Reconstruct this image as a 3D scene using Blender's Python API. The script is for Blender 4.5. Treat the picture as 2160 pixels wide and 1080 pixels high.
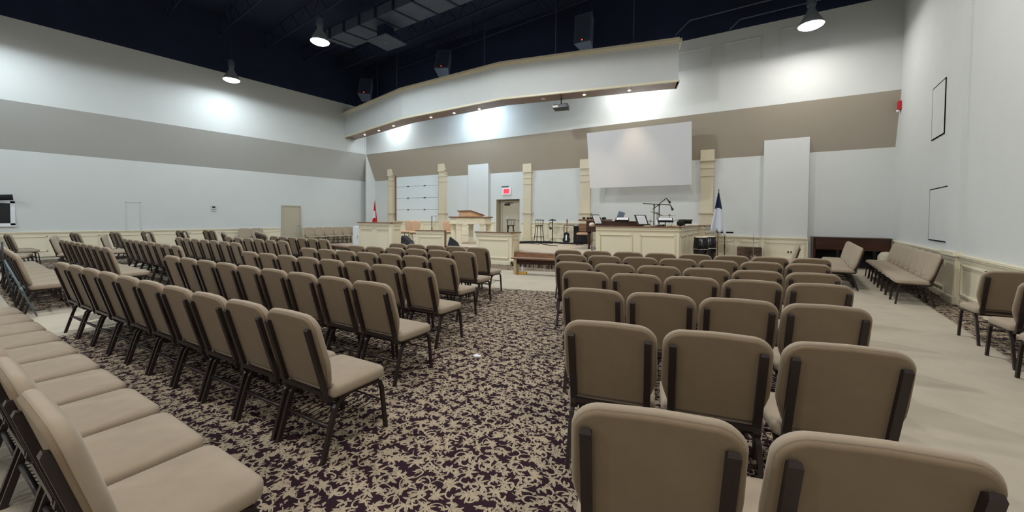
import bpy, bmesh, math, random
from mathutils import Vector, Matrix, Euler
random.seed(7)
PI = math.pi
SC = bpy.context.scene
COL = SC.collection
for o in list(bpy.data.objects): bpy.data.objects.remove(o)

# ------------------------------------------------------------------ camera
H = 1.5119
cd = bpy.data.cameras.new('camera'); cam = bpy.data.objects.new('camera', cd); COL.objects.link(cam)
yaw, pitch, roll = .6402, -.0263, .0065
fwd = Vector((-math.sin(yaw)*math.cos(pitch), math.cos(yaw)*math.cos(pitch), math.sin(pitch)))
right = Vector((math.cos(yaw), math.sin(yaw), 0)); up = right.cross(fwd)
r2 = right*math.cos(roll)+up*math.sin(roll); u2 = -right*math.sin(roll)+up*math.cos(roll)
M = Matrix((r2, u2, -fwd)).transposed().to_4x4(); M.translation = (0, 0, H)
cam.matrix_world = M
cd.sensor_fit = 'HORIZONTAL'; cd.sensor_width = 36; cd.lens = 798.7*36/2160
cd.shift_y = -59.58/2160; cd.clip_start = .02; cd.clip_end = 200
SC.camera = cam

# ------------------------------------------------------------------ exposure, world
SC.view_settings.view_transform = 'Standard'; SC.view_settings.look = 'None'
SC.view_settings.gamma = 1; SC.view_settings.use_curve_mapping = False
SC.view_settings.exposure = 0.15
W = bpy.data.worlds.new('World'); SC.world = W; W.use_nodes = True
W.node_tree.nodes['Background'].inputs[0].default_value = (.02, .03, .05, 1)
W.node_tree.nodes['Background'].inputs[1].default_value = .3
LAMP_W = 250.0
AREA_W = 120.0
SPOT_W = 190.0

# ------------------------------------------------------------------ materials
def s2l(c):
    return tuple(((v/255)/12.92 if v/255 <= .04045 else ((v/255+.055)/1.055)**2.4) for v in c)+(1,)
def mat(name, rgb, rough=.6, metal=0, spec=.5, noise=0, nscale=20, bump=0, bscale=200, sheen=0, emit=None, estr=0, alpha=1, trans=0):
    m = bpy.data.materials.new(name); m.use_nodes = True; nt = m.node_tree; b = nt.nodes['Principled BSDF']
    c = s2l(rgb); b.inputs['Base Color'].default_value = c
    b.inputs['Roughness'].default_value = rough; b.inputs['Metallic'].default_value = metal
    b.inputs['Specular IOR Level'].default_value = spec
    if trans: b.inputs['Transmission Weight'].default_value = trans
    if sheen:
        b.inputs['Sheen Weight'].default_value = sheen; b.inputs['Sheen Roughness'].default_value = .4
        b.inputs['Sheen Tint'].default_value = (.9, .84, .72, 1)
    if emit:
        b.inputs['Emission Color'].default_value = s2l(emit); b.inputs['Emission Strength'].default_value = estr
    tc = nt.nodes.new('ShaderNodeTexCoord')
    if noise:
        n = nt.nodes.new('ShaderNodeTexNoise'); n.inputs['Scale'].default_value = nscale; n.inputs['Detail'].default_value = 4
        nt.links.new(tc.outputs['Object'], n.inputs['Vector'])
        mr = nt.nodes.new('ShaderNodeMapRange'); mr.inputs[1].default_value = .3; mr.inputs[2].default_value = .7
        mr.inputs[3].default_value = 1-noise; mr.inputs[4].default_value = 1+noise
        nt.links.new(n.outputs['Fac'], mr.inputs[0])
        mx = nt.nodes.new('ShaderNodeVectorMath'); mx.operation = 'SCALE'; mx.inputs[0].default_value = c[:3]
        nt.links.new(mr.outputs[0], mx.inputs['Scale']); nt.links.new(mx.outputs[0], b.inputs['Base Color'])
    if bump:
        n = nt.nodes.new('ShaderNodeTexNoise'); n.inputs['Scale'].default_value = bscale; n.inputs['Detail'].default_value = 2
        nt.links.new(tc.outputs['Object'], n.inputs['Vector'])
        bp = nt.nodes.new('ShaderNodeBump'); bp.inputs['Strength'].default_value = bump; bp.inputs['Distance'].default_value = .003
        nt.links.new(n.outputs['Fac'], bp.inputs['Height']); nt.links.new(bp.outputs[0], b.inputs['Normal'])
    return m
def wood(name, a, b_, rough=.35, scale=(1.2, 14, 14)):
    m = bpy.data.materials.new(name); m.use_nodes = True; nt = m.node_tree; b = nt.nodes['Principled BSDF']
    tc = nt.nodes.new('ShaderNodeTexCoord'); mp = nt.nodes.new('ShaderNodeMapping'); mp.inputs['Scale'].default_value = scale
    n = nt.nodes.new('ShaderNodeTexNoise'); n.inputs['Scale'].default_value = 2; n.inputs['Detail'].default_value = 6; n.inputs['Distortion'].default_value = .6
    cr = nt.nodes.new('ShaderNodeValToRGB'); cr.color_ramp.elements[0].position = .3; cr.color_ramp.elements[1].position = .7
    cr.color_ramp.elements[0].color = s2l(a); cr.color_ramp.elements[1].color = s2l(b_)
    nt.links.new(tc.outputs['Object'], mp.inputs[0]); nt.links.new(mp.outputs[0], n.inputs['Vector'])
    nt.links.new(n.outputs['Fac'], cr.inputs[0]); nt.links.new(cr.outputs[0], b.inputs['Base Color'])
    b.inputs['Roughness'].default_value = rough
    return m
def carpet_leaf(name):
    """dark plum carpet with tan acanthus leaves and curling stems"""
    m = bpy.data.materials.new(name); m.use_nodes = True; nt = m.node_tree; L = nt.links
    b = nt.nodes['Principled BSDF']; b.inputs['Roughness'].default_value = .95; b.inputs['Specular IOR Level'].default_value = .1
    N = lambda t: nt.nodes.new(t)
    tc = N('ShaderNodeTexCoord')
    def math_(op, a, c=None, d=None, clamp=False):
        n = N('ShaderNodeMath'); n.operation = op; n.use_clamp = clamp
        for i, v in enumerate((a, c, d)):
            if v is None: continue
            if isinstance(v, (int, float)): n.inputs[i].default_value = v
            else: L.new(v, n.inputs[i])
        return n.outputs[0]
    # gentle warp
    wn = N('ShaderNodeTexNoise'); wn.inputs['Scale'].default_value = 9; wn.inputs['Detail'].default_value = 1
    L.new(tc.outputs['Object'], wn.inputs['Vector'])
    sub = N('ShaderNodeVectorMath'); sub.operation = 'SUBTRACT'; sub.inputs[1].default_value = (.5, .5, .5); L.new(wn.outputs['Color'], sub.inputs[0])
    sc = N('ShaderNodeVectorMath'); sc.operation = 'SCALE'; sc.inputs['Scale'].default_value = .05; L.new(sub.outputs[0], sc.inputs[0])
    ad = N('ShaderNodeVectorMath'); ad.operation = 'ADD'; L.new(tc.outputs['Object'], ad.inputs[0]); L.new(sc.outputs[0], ad.inputs[1])
    def cell(scale, off, rnd=.85):
        mp = N('ShaderNodeMapping'); mp.inputs['Location'].default_value = off; mp.inputs['Scale'].default_value = (scale, scale, 0)
        L.new(ad.outputs[0], mp.inputs[0])
        v = N('ShaderNodeTexVoronoi'); v.voronoi_dimensions = '2D'; v.inputs['Scale'].default_value = 1; v.inputs['Randomness'].default_value = rnd
        L.new(mp.outputs[0], v.inputs['Vector'])
        d = N('ShaderNodeVectorMath'); d.operation = 'SUBTRACT'; L.new(mp.outputs[0], d.inputs[0]); L.new(v.outputs['Position'], d.inputs[1])
        s = N('ShaderNodeSeparateXYZ'); L.new(d.outputs[0], s.inputs[0])
        cs = N('ShaderNodeSeparateXYZ'); L.new(v.outputs['Color'], cs.inputs[0])
        th = math_('ARCTAN2', s.outputs[1], s.outputs[0]); th = math_('ADD', th, math_('MULTIPLY', cs.outputs[0], 6.283))
        return v.outputs['Distance'], th, cs.outputs[1]
    def leaf(scale, off, lobes, R, rnd=.7):
        r, th, rc = cell(scale, off, rnd)
        # pointed lobes: triangle wave of the angle
        tri = math_('ABSOLUTE', math_('SUBTRACT', math_('MULTIPLY', math_('FRACT', math_('MULTIPLY', th, lobes/6.28318)), 2.0), 1.0))
        fan = math_('ADD', math_('MULTIPLY', math_('SINE', math_('MULTIPLY', th, .5)), .55), .45)
        rad = math_('MULTIPLY', math_('MULTIPLY', math_('ADD', math_('MULTIPLY', math_('POWER', tri, 1.3), .72), .28), fan), R)
        m1 = math_('LESS_THAN', r, math_('ABSOLUTE', rad))
        vein = math_('MULTIPLY', math_('SUBTRACT', 1.0, tri), r)
        m2 = math_('GREATER_THAN', vein, .012)
        return math_('MULTIPLY', m1, m2)
    def curl(scale, off, k, w):
        r, th, rc = cell(scale, off, .8)
        sp = math_('FRACT', math_('ADD', math_('MULTIPLY', r, k), math_('MULTIPLY', th, .15915)))
        ln = math_('LESS_THAN', math_('ABSOLUTE', math_('SUBTRACT', sp, .5)), math_('MULTIPLY', math_('SUBTRACT', .62, r), w))
        return math_('MULTIPLY', ln, math_('MULTIPLY', math_('LESS_THAN', r, .52), math_('GREATER_THAN', r, .06)))
    a = leaf(9.0, (0, 0, 0), 7, .60)
    c = leaf(11.0, (3.3, 7.1, 0), 5, .52)
    d = curl(8.5, (1.7, 4.2, 0), 2.0, .25)
    e = leaf(17.0, (5.1, 2.7, 0), 3, .45, .9)
    mm = math_('MAXIMUM', math_('MAXIMUM', a, c), math_('MAXIMUM', d, e))
    fine = N('ShaderNodeTexNoise'); fine.inputs['Scale'].default_value = 350; L.new(tc.outputs['Object'], fine.inputs['Vector'])
    mx = N('ShaderNodeMix'); mx.data_type = 'RGBA'; mx.inputs[6].default_value = s2l((44, 28, 35)); mx.inputs[7].default_value = s2l((164, 149, 127))
    L.new(mm, mx.inputs[0])
    f2 = N('ShaderNodeVectorMath'); f2.operation = 'SCALE'; L.new(mx.outputs[2], f2.inputs[0])
    L.new(math_('ADD', math_('MULTIPLY', fine.outputs['Fac'], .6), .7), f2.inputs['Scale'])
    L.new(f2.outputs[0], b.inputs['Base Color'])
    return m
MT = {}
MT['wall'] = mat('wall_paint', (197, 199, 197), .85, noise=.015, nscale=1.5, bump=.15, bscale=60)
MT['black'] = mat('black_paint', (11, 25, 54), .8, noise=.25, nscale=1.2)
MT['cream'] = mat('cream_trim', (218, 209, 184), .45, noise=.01, nscale=3)
MT['fabric'] = mat('taupe_fabric', (154, 139, 121), .9, spec=.2, noise=.05, nscale=9, bump=.25, bscale=500, sheen=.25)
MT['shell'] = mat('taupe_fabric_shaded', (124, 107, 87), .9, spec=.2, noise=.05, nscale=9, bump=.25, bscale=500, sheen=.15)  # seat fabric again, with the shade on the chair backs put into colour
MT['frame'] = mat('brown_metal', (46, 36, 35), .38, metal=.3, noise=.08, nscale=40)
MT['wire'] = mat('wire_metal', (90, 84, 82), .35, metal=.7)
MT['beige'] = mat('beige_carpet', (174, 164, 148), .95, spec=.1, noise=.05, nscale=3, bump=.4, bscale=250)
MT['pilast'] = mat('pilaster_cream', (198, 187, 162), .5, noise=.01, nscale=3)
MT['leaf'] = carpet_leaf('leaf_carpet')
MT['wood'] = wood('brown_wood', (92, 62, 45), (134, 94, 68))
MT['greysoff'] = mat('grey_soffit', (168, 167, 163), .85, noise=.015, nscale=1.5)  # left soffit slope, greyer and darker than the wall
MT['taupe'] = mat('taupe_soffit', (160, 151, 137), .85, noise=.015, nscale=1.5)  # back soffit slope, browner and darker than the wall
MT['darkwood'] = wood('dark_wood', (44, 22, 16), (66, 36, 26), .25)
MT['lightwood'] = wood('tan_wood', (196, 150, 112), (214, 170, 132))
MT['blackmetal'] = mat('black_metal', (20, 20, 22), .4, metal=.3)
MT['chrome'] = mat('chrome', (200, 200, 205), .2, metal=1)
MT['blackcloth'] = mat('black_cloth', (16, 16, 19), .9, noise=.2, nscale=8)
MT['white'] = mat('white_plastic', (222, 224, 226), .5)
MT['door'] = mat('beige_door', (170, 162, 142), .5)
MT['garage'] = mat('garage_panel', (205, 212, 214), .6)
MT['screen'] = mat('screen_white', (212, 214, 218), .9)
MT['glassdark'] = mat('dark_glass', (10, 22, 24), .15)
MT['alu'] = mat('lamp_aluminium', (190, 195, 200), .35, metal=.6)
MT['lens'] = mat('lamp_lens', (255, 255, 255), .5, emit=(245, 248, 255), estr=14)
MT['down'] = mat('downlight_bulb', (255, 240, 215), .5, emit=(255, 226, 190), estr=18)
MT['led'] = mat('red_led', (255, 40, 30), .5, emit=(255, 70, 50), estr=3)
MT['exit'] = mat('exit_red', (235, 50, 70), .5, emit=(245, 70, 90), estr=1.1)
MT['red'] = mat('red_cloth', (170, 24, 34), .8)
MT['navy'] = mat('navy_cloth', (22, 32, 68), .85)
MT['flagwhite'] = mat('white_cloth', (205, 210, 220), .85)
MT['skin'] = mat('drum_head', (214, 200, 176), .6)
MT['brass'] = mat('cymbal_bronze', (120, 100, 78), .35, metal=.8)
MT['paper'] = mat('paper', (225, 226, 232), .8)
MT['print'] = mat('print_grey', (120, 122, 130), .8)
MT['yellow'] = mat('tissue_box', (206, 162, 74), .6)
MT['gloss'] = mat('gloss_black', (12, 13, 16), .12)
MT['duct'] = mat('grey_duct', (74, 82, 96), .6, metal=.2, noise=.1, nscale=3)
MT['bluebook'] = mat('slate_board', (70, 80, 96), .5)
MT['acryl'] = mat('hoop_plastic', (90, 90, 95), .3)

# ------------------------------------------------------------------ mesh helpers
class MB:
    def __init__(s): s.bm = bmesh.new(); s.mats = []
    def mi(s, m):
        if m is None: return 0
        if m not in s.mats: s.mats.append(m)
        return s.mats.index(m)
    def quad(s, pts, m=None):
        f = s.bm.faces.new([s.bm.verts.new(p) for p in pts]); f.material_index = s.mi(m); return f
    def box(s, x0, x1, y0, y1, z0, z1, m=None, T=None, bev=0):
        vs = [s.bm.verts.new((x, y, z)) for z in (z0, z1) for x, y in ((x0, y0), (x1, y0), (x1, y1), (x0, y1))]
        fs = []
        for q in ((3, 2, 1, 0), (4, 5, 6, 7), (0, 1, 5, 4), (1, 2, 6, 5), (2, 3, 7, 6), (3, 0, 4, 7)):
            f = s.bm.faces.new([vs[i] for i in q]); f.material_index = s.mi(m); fs.append(f)
        if bev:
            es = list({e for f in fs for e in f.edges})
            r = bmesh.ops.bevel(s.bm, geom=es, offset=bev, segments=2, affect='EDGES', profile=.5)
            vs = list({v for f in r['faces'] for v in f.verts} | {v for f in fs if f.is_valid for v in f.verts})
        if T is not None:
            for v in vs: v.co = T @ v.co
        return vs
    def tube(s, pts, r, seg=8, m=None, flat=None, smooth=True, cap=True):
        """swept tube; r float or list; flat=(a,b) gives an oval/rect-ish section: a across x-world-ish side, b other"""
        pts = [Vector(p) for p in pts]; n = len(pts); rs = r if isinstance(r, (list, tuple)) else [r]*n
        rings = []; prev = None
        for i, p in enumerate(pts):
            d = (pts[min(i+1, n-1)]-pts[max(i-1, 0)]).normalized()
            if prev is None:
                ref = Vector((1, 0, 0)) if abs(d.x) < .9 else Vector((0, 1, 0))
                a = (ref-d*ref.dot(d)).normalized()
            else: a = (prev-d*prev.dot(d)).normalized()
            prev = a; b = d.cross(a)
            ring = []
            for k in range(seg):
                t = 2*PI*(k+.5)/seg; ca, sa = math.cos(t), math.sin(t)
                if flat: ring.append(s.bm.verts.new(p+a*ca*flat[0]*rs[i]+b*sa*flat[1]*rs[i]))
                else: ring.append(s.bm.verts.new(p+a*ca*rs[i]+b*sa*rs[i]))
            rings.append(ring)
        mi = s.mi(m)
        for i in range(n-1):
            for k in range(seg):
                f = s.bm.faces.new([rings[i][k], rings[i][(k+1) % seg], rings[i+1][(k+1) % seg], rings[i+1][k]]); f.material_index = mi; f.smooth = smooth
        if cap:
            f = s.bm.faces.new(list(reversed(rings[0]))); f.material_index = mi
            f = s.bm.faces.new(rings[-1]); f.material_index = mi
    def lathe(s, prof, c=(0, 0, 0), seg=24, m=None, T=None, smooth=True):
        rings = []
        for r, z in prof:
            if r < 1e-5:
                v = s.bm.verts.new((c[0], c[1], c[2]+z)); rings.append([v]); 
            else: rings.append([s.bm.verts.new((c[0]+r*math.cos(2*PI*k/seg), c[1]+r*math.sin(2*PI*k/seg), c[2]+z)) for k in range(seg)])
        mi = s.mi(m)
        for a, b in zip(rings, rings[1:]):
            for k in range(seg):
                if len(a) == 1 and len(b) == 1: continue
                if len(a) == 1: q = [a[0], b[(k+1) % seg], b[k]][::-1]
                elif len(b) == 1: q = [a[k], a[(k+1) % seg], b[0]]
                else: q = [a[k], a[(k+1) % seg], b[(k+1) % seg], b[k]]
                f = s.bm.faces.new(q); f.material_index = mi; f.smooth = smooth
        if T is not None:
            for R in rings:
                for v in R: v.co = T @ v.co
    def prism(s, pts, z0, z1, m=None, T=None):
        a = [s.bm.verts.new((p[0], p[1], z0)) for p in pts]; b = [s.bm.verts.new((p[0], p[1], z1)) for p in pts]; mi = s.mi(m); n = len(pts)
        fs = [s.bm.faces.new(list(reversed(a))), s.bm.faces.new(b)]
        for k in range(n): fs.append(s.bm.faces.new([a[k], a[(k+1) % n], b[(k+1) % n], b[k]]))
        for f in fs: f.material_index = mi
        if T is not None:
            for v in a+b: v.co = T @ v.co
    def pillow(s, outline, layers, m=None, fn=None, smooth=True):
        """outline: ccw 2D pts; layers: (inset, w). fn(u,v,w)->xyz"""
        n = len(outline); P = [Vector(p) for p in outline]
        nr = []
        for i in range(n):
            d = (P[(i+1) % n]-P[i-1]).normalized(); nr.append(Vector((d.y, -d.x)))
        fn = fn or (lambda u, v, w: (u, v, w)); mi = s.mi(m)
        rings = []
        for ins, w in layers:
            lim = min(ins, .03)
            Q = [P[i]-nr[i]*lim for i in range(n)]
            if ins > lim:
                c = sum(Q, Vector((0, 0)))/n; hw = max(abs(q.x-c.x) for q in Q); hh = max(abs(q.y-c.y) for q in Q); e_ = ins-lim
                Q = [Vector((c.x+(q.x-c.x)*max(.02, 1-e_/hw), c.y+(q.y-c.y)*max(.02, 1-e_/hh))) for q in Q]
            rings.append([s.bm.verts.new(fn(*q, w)) for q in Q])
        for a, b in zip(rings, rings[1:]):
            for k in range(n):
                f = s.bm.faces.new([a[k], a[(k+1) % n], b[(k+1) % n], b[k]]); f.material_index = mi; f.smooth = smooth
        f = s.bm.faces.new(list(reversed(rings[0]))); f.material_index = mi; f.smooth = False
        f = s.bm.faces.new(rings[-1]); f.material_index = mi; f.smooth = smooth
    def build(s, name, m=None, parent=None, loc=None, rz=0, recalc=True):
        if recalc: bmesh.ops.recalc_face_normals(s.bm, faces=s.bm.faces[:])
        me = bpy.data.meshes.new(name); s.bm.to_mesh(me); s.bm.free()
        if s.mats:
            for k in s.mats: me.materials.append(MT[k] if k else MT[m])
        else: me.materials.append(MT[m])
        o = bpy.data.objects.new(name, me); COL.objects.link(o)
        if parent: o.parent = parent
        if loc: o.location = loc
        o.rotation_euler.z = rz
        return o
def tag(o, label=None, cat=None, group=None, kind=None):
    if label: o['label'] = label
    if cat: o['category'] = cat
    if group: o['group'] = group
    if kind: o['kind'] = kind
    return o
def thing(name, label, cat, loc=(0, 0, 0), rz=0, group=None):
    o = bpy.data.objects.new(name, None); COL.objects.link(o); o.empty_display_size = .1
    o.location = loc; o.rotation_euler.z = rz
    return tag(o, label, cat, group)
def copy_tree(o, parent=None):
    c = o.copy(); COL.objects.link(c)
    if parent is not None: c.parent = parent
    for ch in list(o.children): copy_tree(ch, c)
    return c
def rrect(x0, x1, y0, y1, r, n=6):
    rs = r if isinstance(r, (list, tuple)) else [r]*4
    out = []
    for (cx, cy, a0, q) in ((x1-rs[0], y0+rs[0], -90, rs[0]), (x1-rs[1], y1-rs[1], 0, rs[1]), (x0+rs[2], y1-rs[2], 90, rs[2]), (x0+rs[3], y0+rs[3], 180, rs[3])):
        for k in range(n+1):
            t = math.radians(a0+90*k/n); out.append((cx+q*math.cos(t), cy+q*math.sin(t)))
    return out
def arc(pts, n=5):
    """round a polyline by quadratic corner at each interior point"""
    P = [Vector(p) for p in pts]; out = [P[0]]
    for i in range(1, len(P)-1):
        a = P[i].lerp(P[i-1], min(.5, .05/max((P[i]-P[i-1]).length, 1e-6))); b = P[i].lerp(P[i+1], min(.5, .05/max((P[i]-P[i+1]).length, 1e-6)))
        for k in range(n+1):
            t = k/n; out.append(a*(1-t)**2+P[i]*2*t*(1-t)+b*t*t)
    out.append(P[-1]); return out

# ------------------------------------------------------------------ room frame
XLI, XL, XR = -21.01, -21.675, 2.42
YB, TD, DO = 15.3834, math.tan(.0997), .612
ZC, ZT, ZBT, ZR = 8.05, 5.31, 3.74, .91
YF = -13.0                                  # rear wall behind the camera
ZTOP = 10.6
bu = Vector((math.cos(.0997), math.sin(.0997), 0)); bn = Vector((-math.sin(.0997), math.cos(.0997), 0))
def bp(x, off, z): return (x-off*TD*0, YB+off+TD*x, z)
def byy(x, off=0): return YB+off+TD*x

# ---- lamps (pendants with their own light) first: they set the brightness
def spot(name, loc, power, angle, blend, color, parent=None, size=.15, target=None):
    l = bpy.data.lights.new(name, 'SPOT'); l.energy = power; l.spot_size = math.radians(angle); l.spot_blend = blend; l.color = color; l.shadow_soft_size = size
    o = bpy.data.objects.new(name, l); COL.objects.link(o)
    if parent: o.parent = parent
    o.location = loc
    if target is not None:
        d = Vector(target)-Vector(loc); o.rotation_euler = d.to_track_quat('-Z', 'Y').to_euler()
    return o
ZL = 7.05
def pendant(x, y, z, label, color, k=1.0, ka=1.0):
    t = thing('pendant_lamp', label, 'ceiling lamp', (x, y, z), 0, None)
    b = MB(); b.lathe([(.07, .52), (.085, .5), (.10, .42), (.16, .3), (.25, .14), (.31, .03), (.315, .0), (.305, .0), (.24, .13), (.15, .29), (.08, .40), (0, .42)]); b.build('shade', 'alu', t)
    b = MB(); b.lathe([(0, .86), (.1, .85), (.115, .8), (.115, .58), (.09, .52), (0, .52)]); b.build('ballast_housing', 'duct', t)
    b = MB(); b.lathe([(.295, .02), (.29, -.02), (.22, -.06), (.12, -.085), (0, -.09)]); b.build('lens', 'lens', t)
    b = MB(); b.tube([(0, 0, .85), (0, 0, ZTOP-z)], .012, 6); b.build('rod', 'black', t)
    spot('lamp_light', (0, 0, -.17), LAMP_W*k, 178, .08, color, t, .28)
    l = bpy.data.lights.new('lamp_area', 'AREA'); l.shape = 'DISK'; l.size = .5; l.energy = AREA_W*ka; l.color = color
    o = bpy.data.objects.new('lamp_area', l); COL.objects.link(o); o.parent = t; o.location = (0, 0, -.16)
    return t
COOL = (.82, .94, 1.0); WARM = (1.0, .965, .90); NEUT = (.94, .97, .98)
lamps = [
 (-13.5, 6.75, 7.65, 'white round pendant lamp hanging in the dark ceiling over the left seating block', COOL, 2.0),
 (-19.6, 5.98, 7.38, 'white round pendant lamp hanging close to the long left wall', COOL, .2, .5),
 (.27, 13.9, 7.07, 'white round pendant lamp in front of the upper right stage wall', WARM, .15, .5),
 (-6.9, 7.0, 7.65, 'white round pendant lamp at the top edge above the middle of the hall', NEUT, 2.4),
 (-.2, 6.9, 7.65, 'white round pendant lamp above the right seating block', WARM, .7),
 (-19.35, -.4, 7.3, 'white round pendant lamp by the left wall beyond the frame', COOL, .2, .5),
 (-12.75, -.4, 7.65, 'white round pendant lamp over the rear of the left block', COOL, 1.0),
 (-6.6, -.4, 7.65, 'white round pendant lamp behind and left of the viewpoint', NEUT, .9),
 (-.2, -.6, 7.65, 'white round pendant lamp just behind the viewpoint', WARM, .7),
 (-13.2, -7.5, 7.65, 'added unseen pendant lamp far behind, lighting chair backs from the left rear', COOL, 2.2),  # unseen row from here, added so the chair backs catch light from behind
 (-6.6, -7.5, 7.65, 'added unseen pendant lamp far behind, lighting chair backs from the middle rear', NEUT, 1.3),
 (-.2, -7.5, 7.65, 'added unseen pendant lamp far behind, lighting chair backs from the right rear', WARM, .45),
 (-12.2, 13.2, 7.2, 'white round pendant lamp hidden behind the bulkhead above the roll-up door side', (.66, .84, 1.0), .6, .8),
 (-18.2, 12.95, 7.2, 'white round pendant lamp hidden behind the left end of the bulkhead', COOL, .35, .25),
 (-5.0, 14.1, 7.2, 'white round pendant lamp hidden behind the bulkhead above the projection screen', NEUT, .3, .5),
]
for L_ in lamps: pendant(*L_)

# ------------------------------------------------------------------ floor
def flr():
    b = MB()
    b.box(XL-.3, XR+.3, YF-.3, 18, -.12, 0, 'beige')
    def patch(pts):
        b.quad([(x, y, .004) for x, y in pts], 'leaf')
        # tiny bevel strip avoided: edges are flush inlays
    # middle block (between the two aisles), bounded by the front cross aisle
    patch([(-7.32, .08), (.35, .45), (.35, 8.35), (-3.86, 6.74), (-4.95, 6.33), (-6.2, 5.98), (-7.32, 5.85)])
    patch([(-14.3, -.2), (-9.5, .08), (-9.5, 5.9), (-14.3, 6.2)])
    patch([(-20.2, -.3), (-16.6, -.1), (-16.6, 6.4), (-20.2, 6.8)])
    patch([(XL, -6.5), (XL+.55, -6.5), (XL+.55, 12), (XL, 12)])
    patch([(1.93, -6.5), (XR, -6.5), (XR, 15.2), (1.93, 15.0)])
    patch([(-16, 7.9), (-12, 7.6), (-9.2, 7.75), (-6.66, 8.61), (-5.32, 9.27), (-1.8, 10.2), (-2.3, 11.4), (-7.1, 10.2), (-11, 9.3), (-16, 9.9)])
    o = b.build('floor', 'beige', recalc=False); tag(o, kind='structure'); return o
flr()

# ------------------------------------------------------------------ walls
def extr(b, prof, p0, p1, udir, odir, m=None):
    """closed profile list of (offset,z,mat) extruded from p0 to p1 (xy) ; offset along odir"""
    p0 = Vector((p0[0], p0[1], 0)); p1 = Vector((p1[0], p1[1], 0)); od = Vector((odir[0], odir[1], 0))
    A = [b.bm.verts.new(p0+od*q[0]+Vector((0, 0, q[1]))) for q in prof]; B = [b.bm.verts.new(p1+od*q[0]+Vector((0, 0, q[1]))) for q in prof]
    n = len(prof)
    for k in range(n):
        f = b.bm.faces.new([A[k], A[(k+1) % n], B[(k+1) % n], B[k]]); f.material_index = b.mi(prof[k][2] if len(prof[k]) > 2 else m)
    for R in (A, list(reversed(B))):
        f = b.bm.faces.new(R); f.material_index = b.mi(m)
T_ = .25
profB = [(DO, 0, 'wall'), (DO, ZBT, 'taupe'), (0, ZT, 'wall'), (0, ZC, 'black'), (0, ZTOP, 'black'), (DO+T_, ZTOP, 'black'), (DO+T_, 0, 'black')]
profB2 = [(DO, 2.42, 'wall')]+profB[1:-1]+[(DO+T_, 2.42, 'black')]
D2A, D2B = -12.01, -10.67
b = MB()
def BX(x, off=0): return (x, byy(x, off))
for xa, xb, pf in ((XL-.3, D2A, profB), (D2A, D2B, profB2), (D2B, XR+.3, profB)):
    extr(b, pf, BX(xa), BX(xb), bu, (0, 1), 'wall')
o = b.build('wall_back', 'wall'); tag(o, kind='structure'); WB = o
# chases (white boxes standing proud of the back wall)
def chase(x0, x1, off, zt, name='wall_back_chase', mm='wall', z0=0):
    b = MB(); a = [BX(x0, off), BX(x1, off), BX(x1, DO+.02), BX(x0, DO+.02)]
    so = lambda oo: ZT-(ZT-ZBT)*oo/DO
    vs = [b.bm.verts.new((p[0], p[1], z0)) for p in a]+[b.bm.verts.new((a[0][0], a[0][1], so(off))), b.bm.verts.new((a[1][0], a[1][1], so(off))), b.bm.verts.new((a[2][0], a[2][1], ZBT)), b.bm.verts.new((a[3][0], a[3][1], ZBT))]
    for q in ((0, 1, 5, 4), (1, 2, 6, 5), (3, 0, 4, 7), (4, 5, 6, 7)): b.bm.faces.new([vs[i] for i in q])
    o = b.build(name, mm, recalc=False); o.parent = WB; return o
chase(-13.62, -12.36, .42, 0); chase(-.885, .36, .42, 0)
# left wall
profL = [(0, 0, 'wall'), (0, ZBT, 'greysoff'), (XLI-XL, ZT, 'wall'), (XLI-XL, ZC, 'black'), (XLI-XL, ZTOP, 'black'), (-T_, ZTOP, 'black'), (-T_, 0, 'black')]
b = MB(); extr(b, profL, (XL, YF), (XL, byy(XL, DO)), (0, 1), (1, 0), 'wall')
o = b.build('wall_left', 'wall'); tag(o, kind='structure'); WLft = o
b = MB(); b.box(XLI-.1, XLI, byy(XLI), byy(XLI, DO+.03), 0, ZT); b.build('wall_left_return', 'wall', WLft)
b = MB(); extr(b, [(0, 0, 'wall'), (0, ZC, 'black'), (0, ZTOP, 'black'), (T_, ZTOP, 'black'), (T_, 0, 'black')], (XR, YF), (XR, byy(XR, DO)), (0, 1), (1, 0), 'wall')
o = b.build('wall_right', 'wall'); tag(o, kind='structure'); WR = o
b = MB(); extr(b, [(0, 0, 'wall'), (0, ZC, 'black'), (0, ZTOP, 'black'), (-T_, ZTOP, 'black'), (-T_, 0, 'black')], (XL-.3, YF), (XR+.3, YF), (1, 0), (0, 1), 'wall')
o = b.build('wall_front', 'wall'); tag(o, kind='structure')
b = MB(); b.box(XL-.3, XR+.3, YF-.3, 17.5, ZTOP, ZTOP+.2); o = b.build('ceiling', 'black'); tag(o, kind='structure'); CEI = o
# steel joists under the deck
b = MB()
for k in range(16):
    y = YF+.8+k*1.82
    b.tube([(XL, y, 9.75), (XR, y, 9.75)], .035, 4); b.tube([(XL, y, 10.45), (XR, y, 10.45)], .035, 4)
    x = XL; s_ = 0
    while x < XR-.5:
        b.tube([(x, y, 9.75 if s_ else 10.45), (x+.6, y, 10.45 if s_ else 9.75)], .018, 4); x += .6; s_ ^= 1
b.build('ceiling_joists', 'black', CEI)

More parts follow.
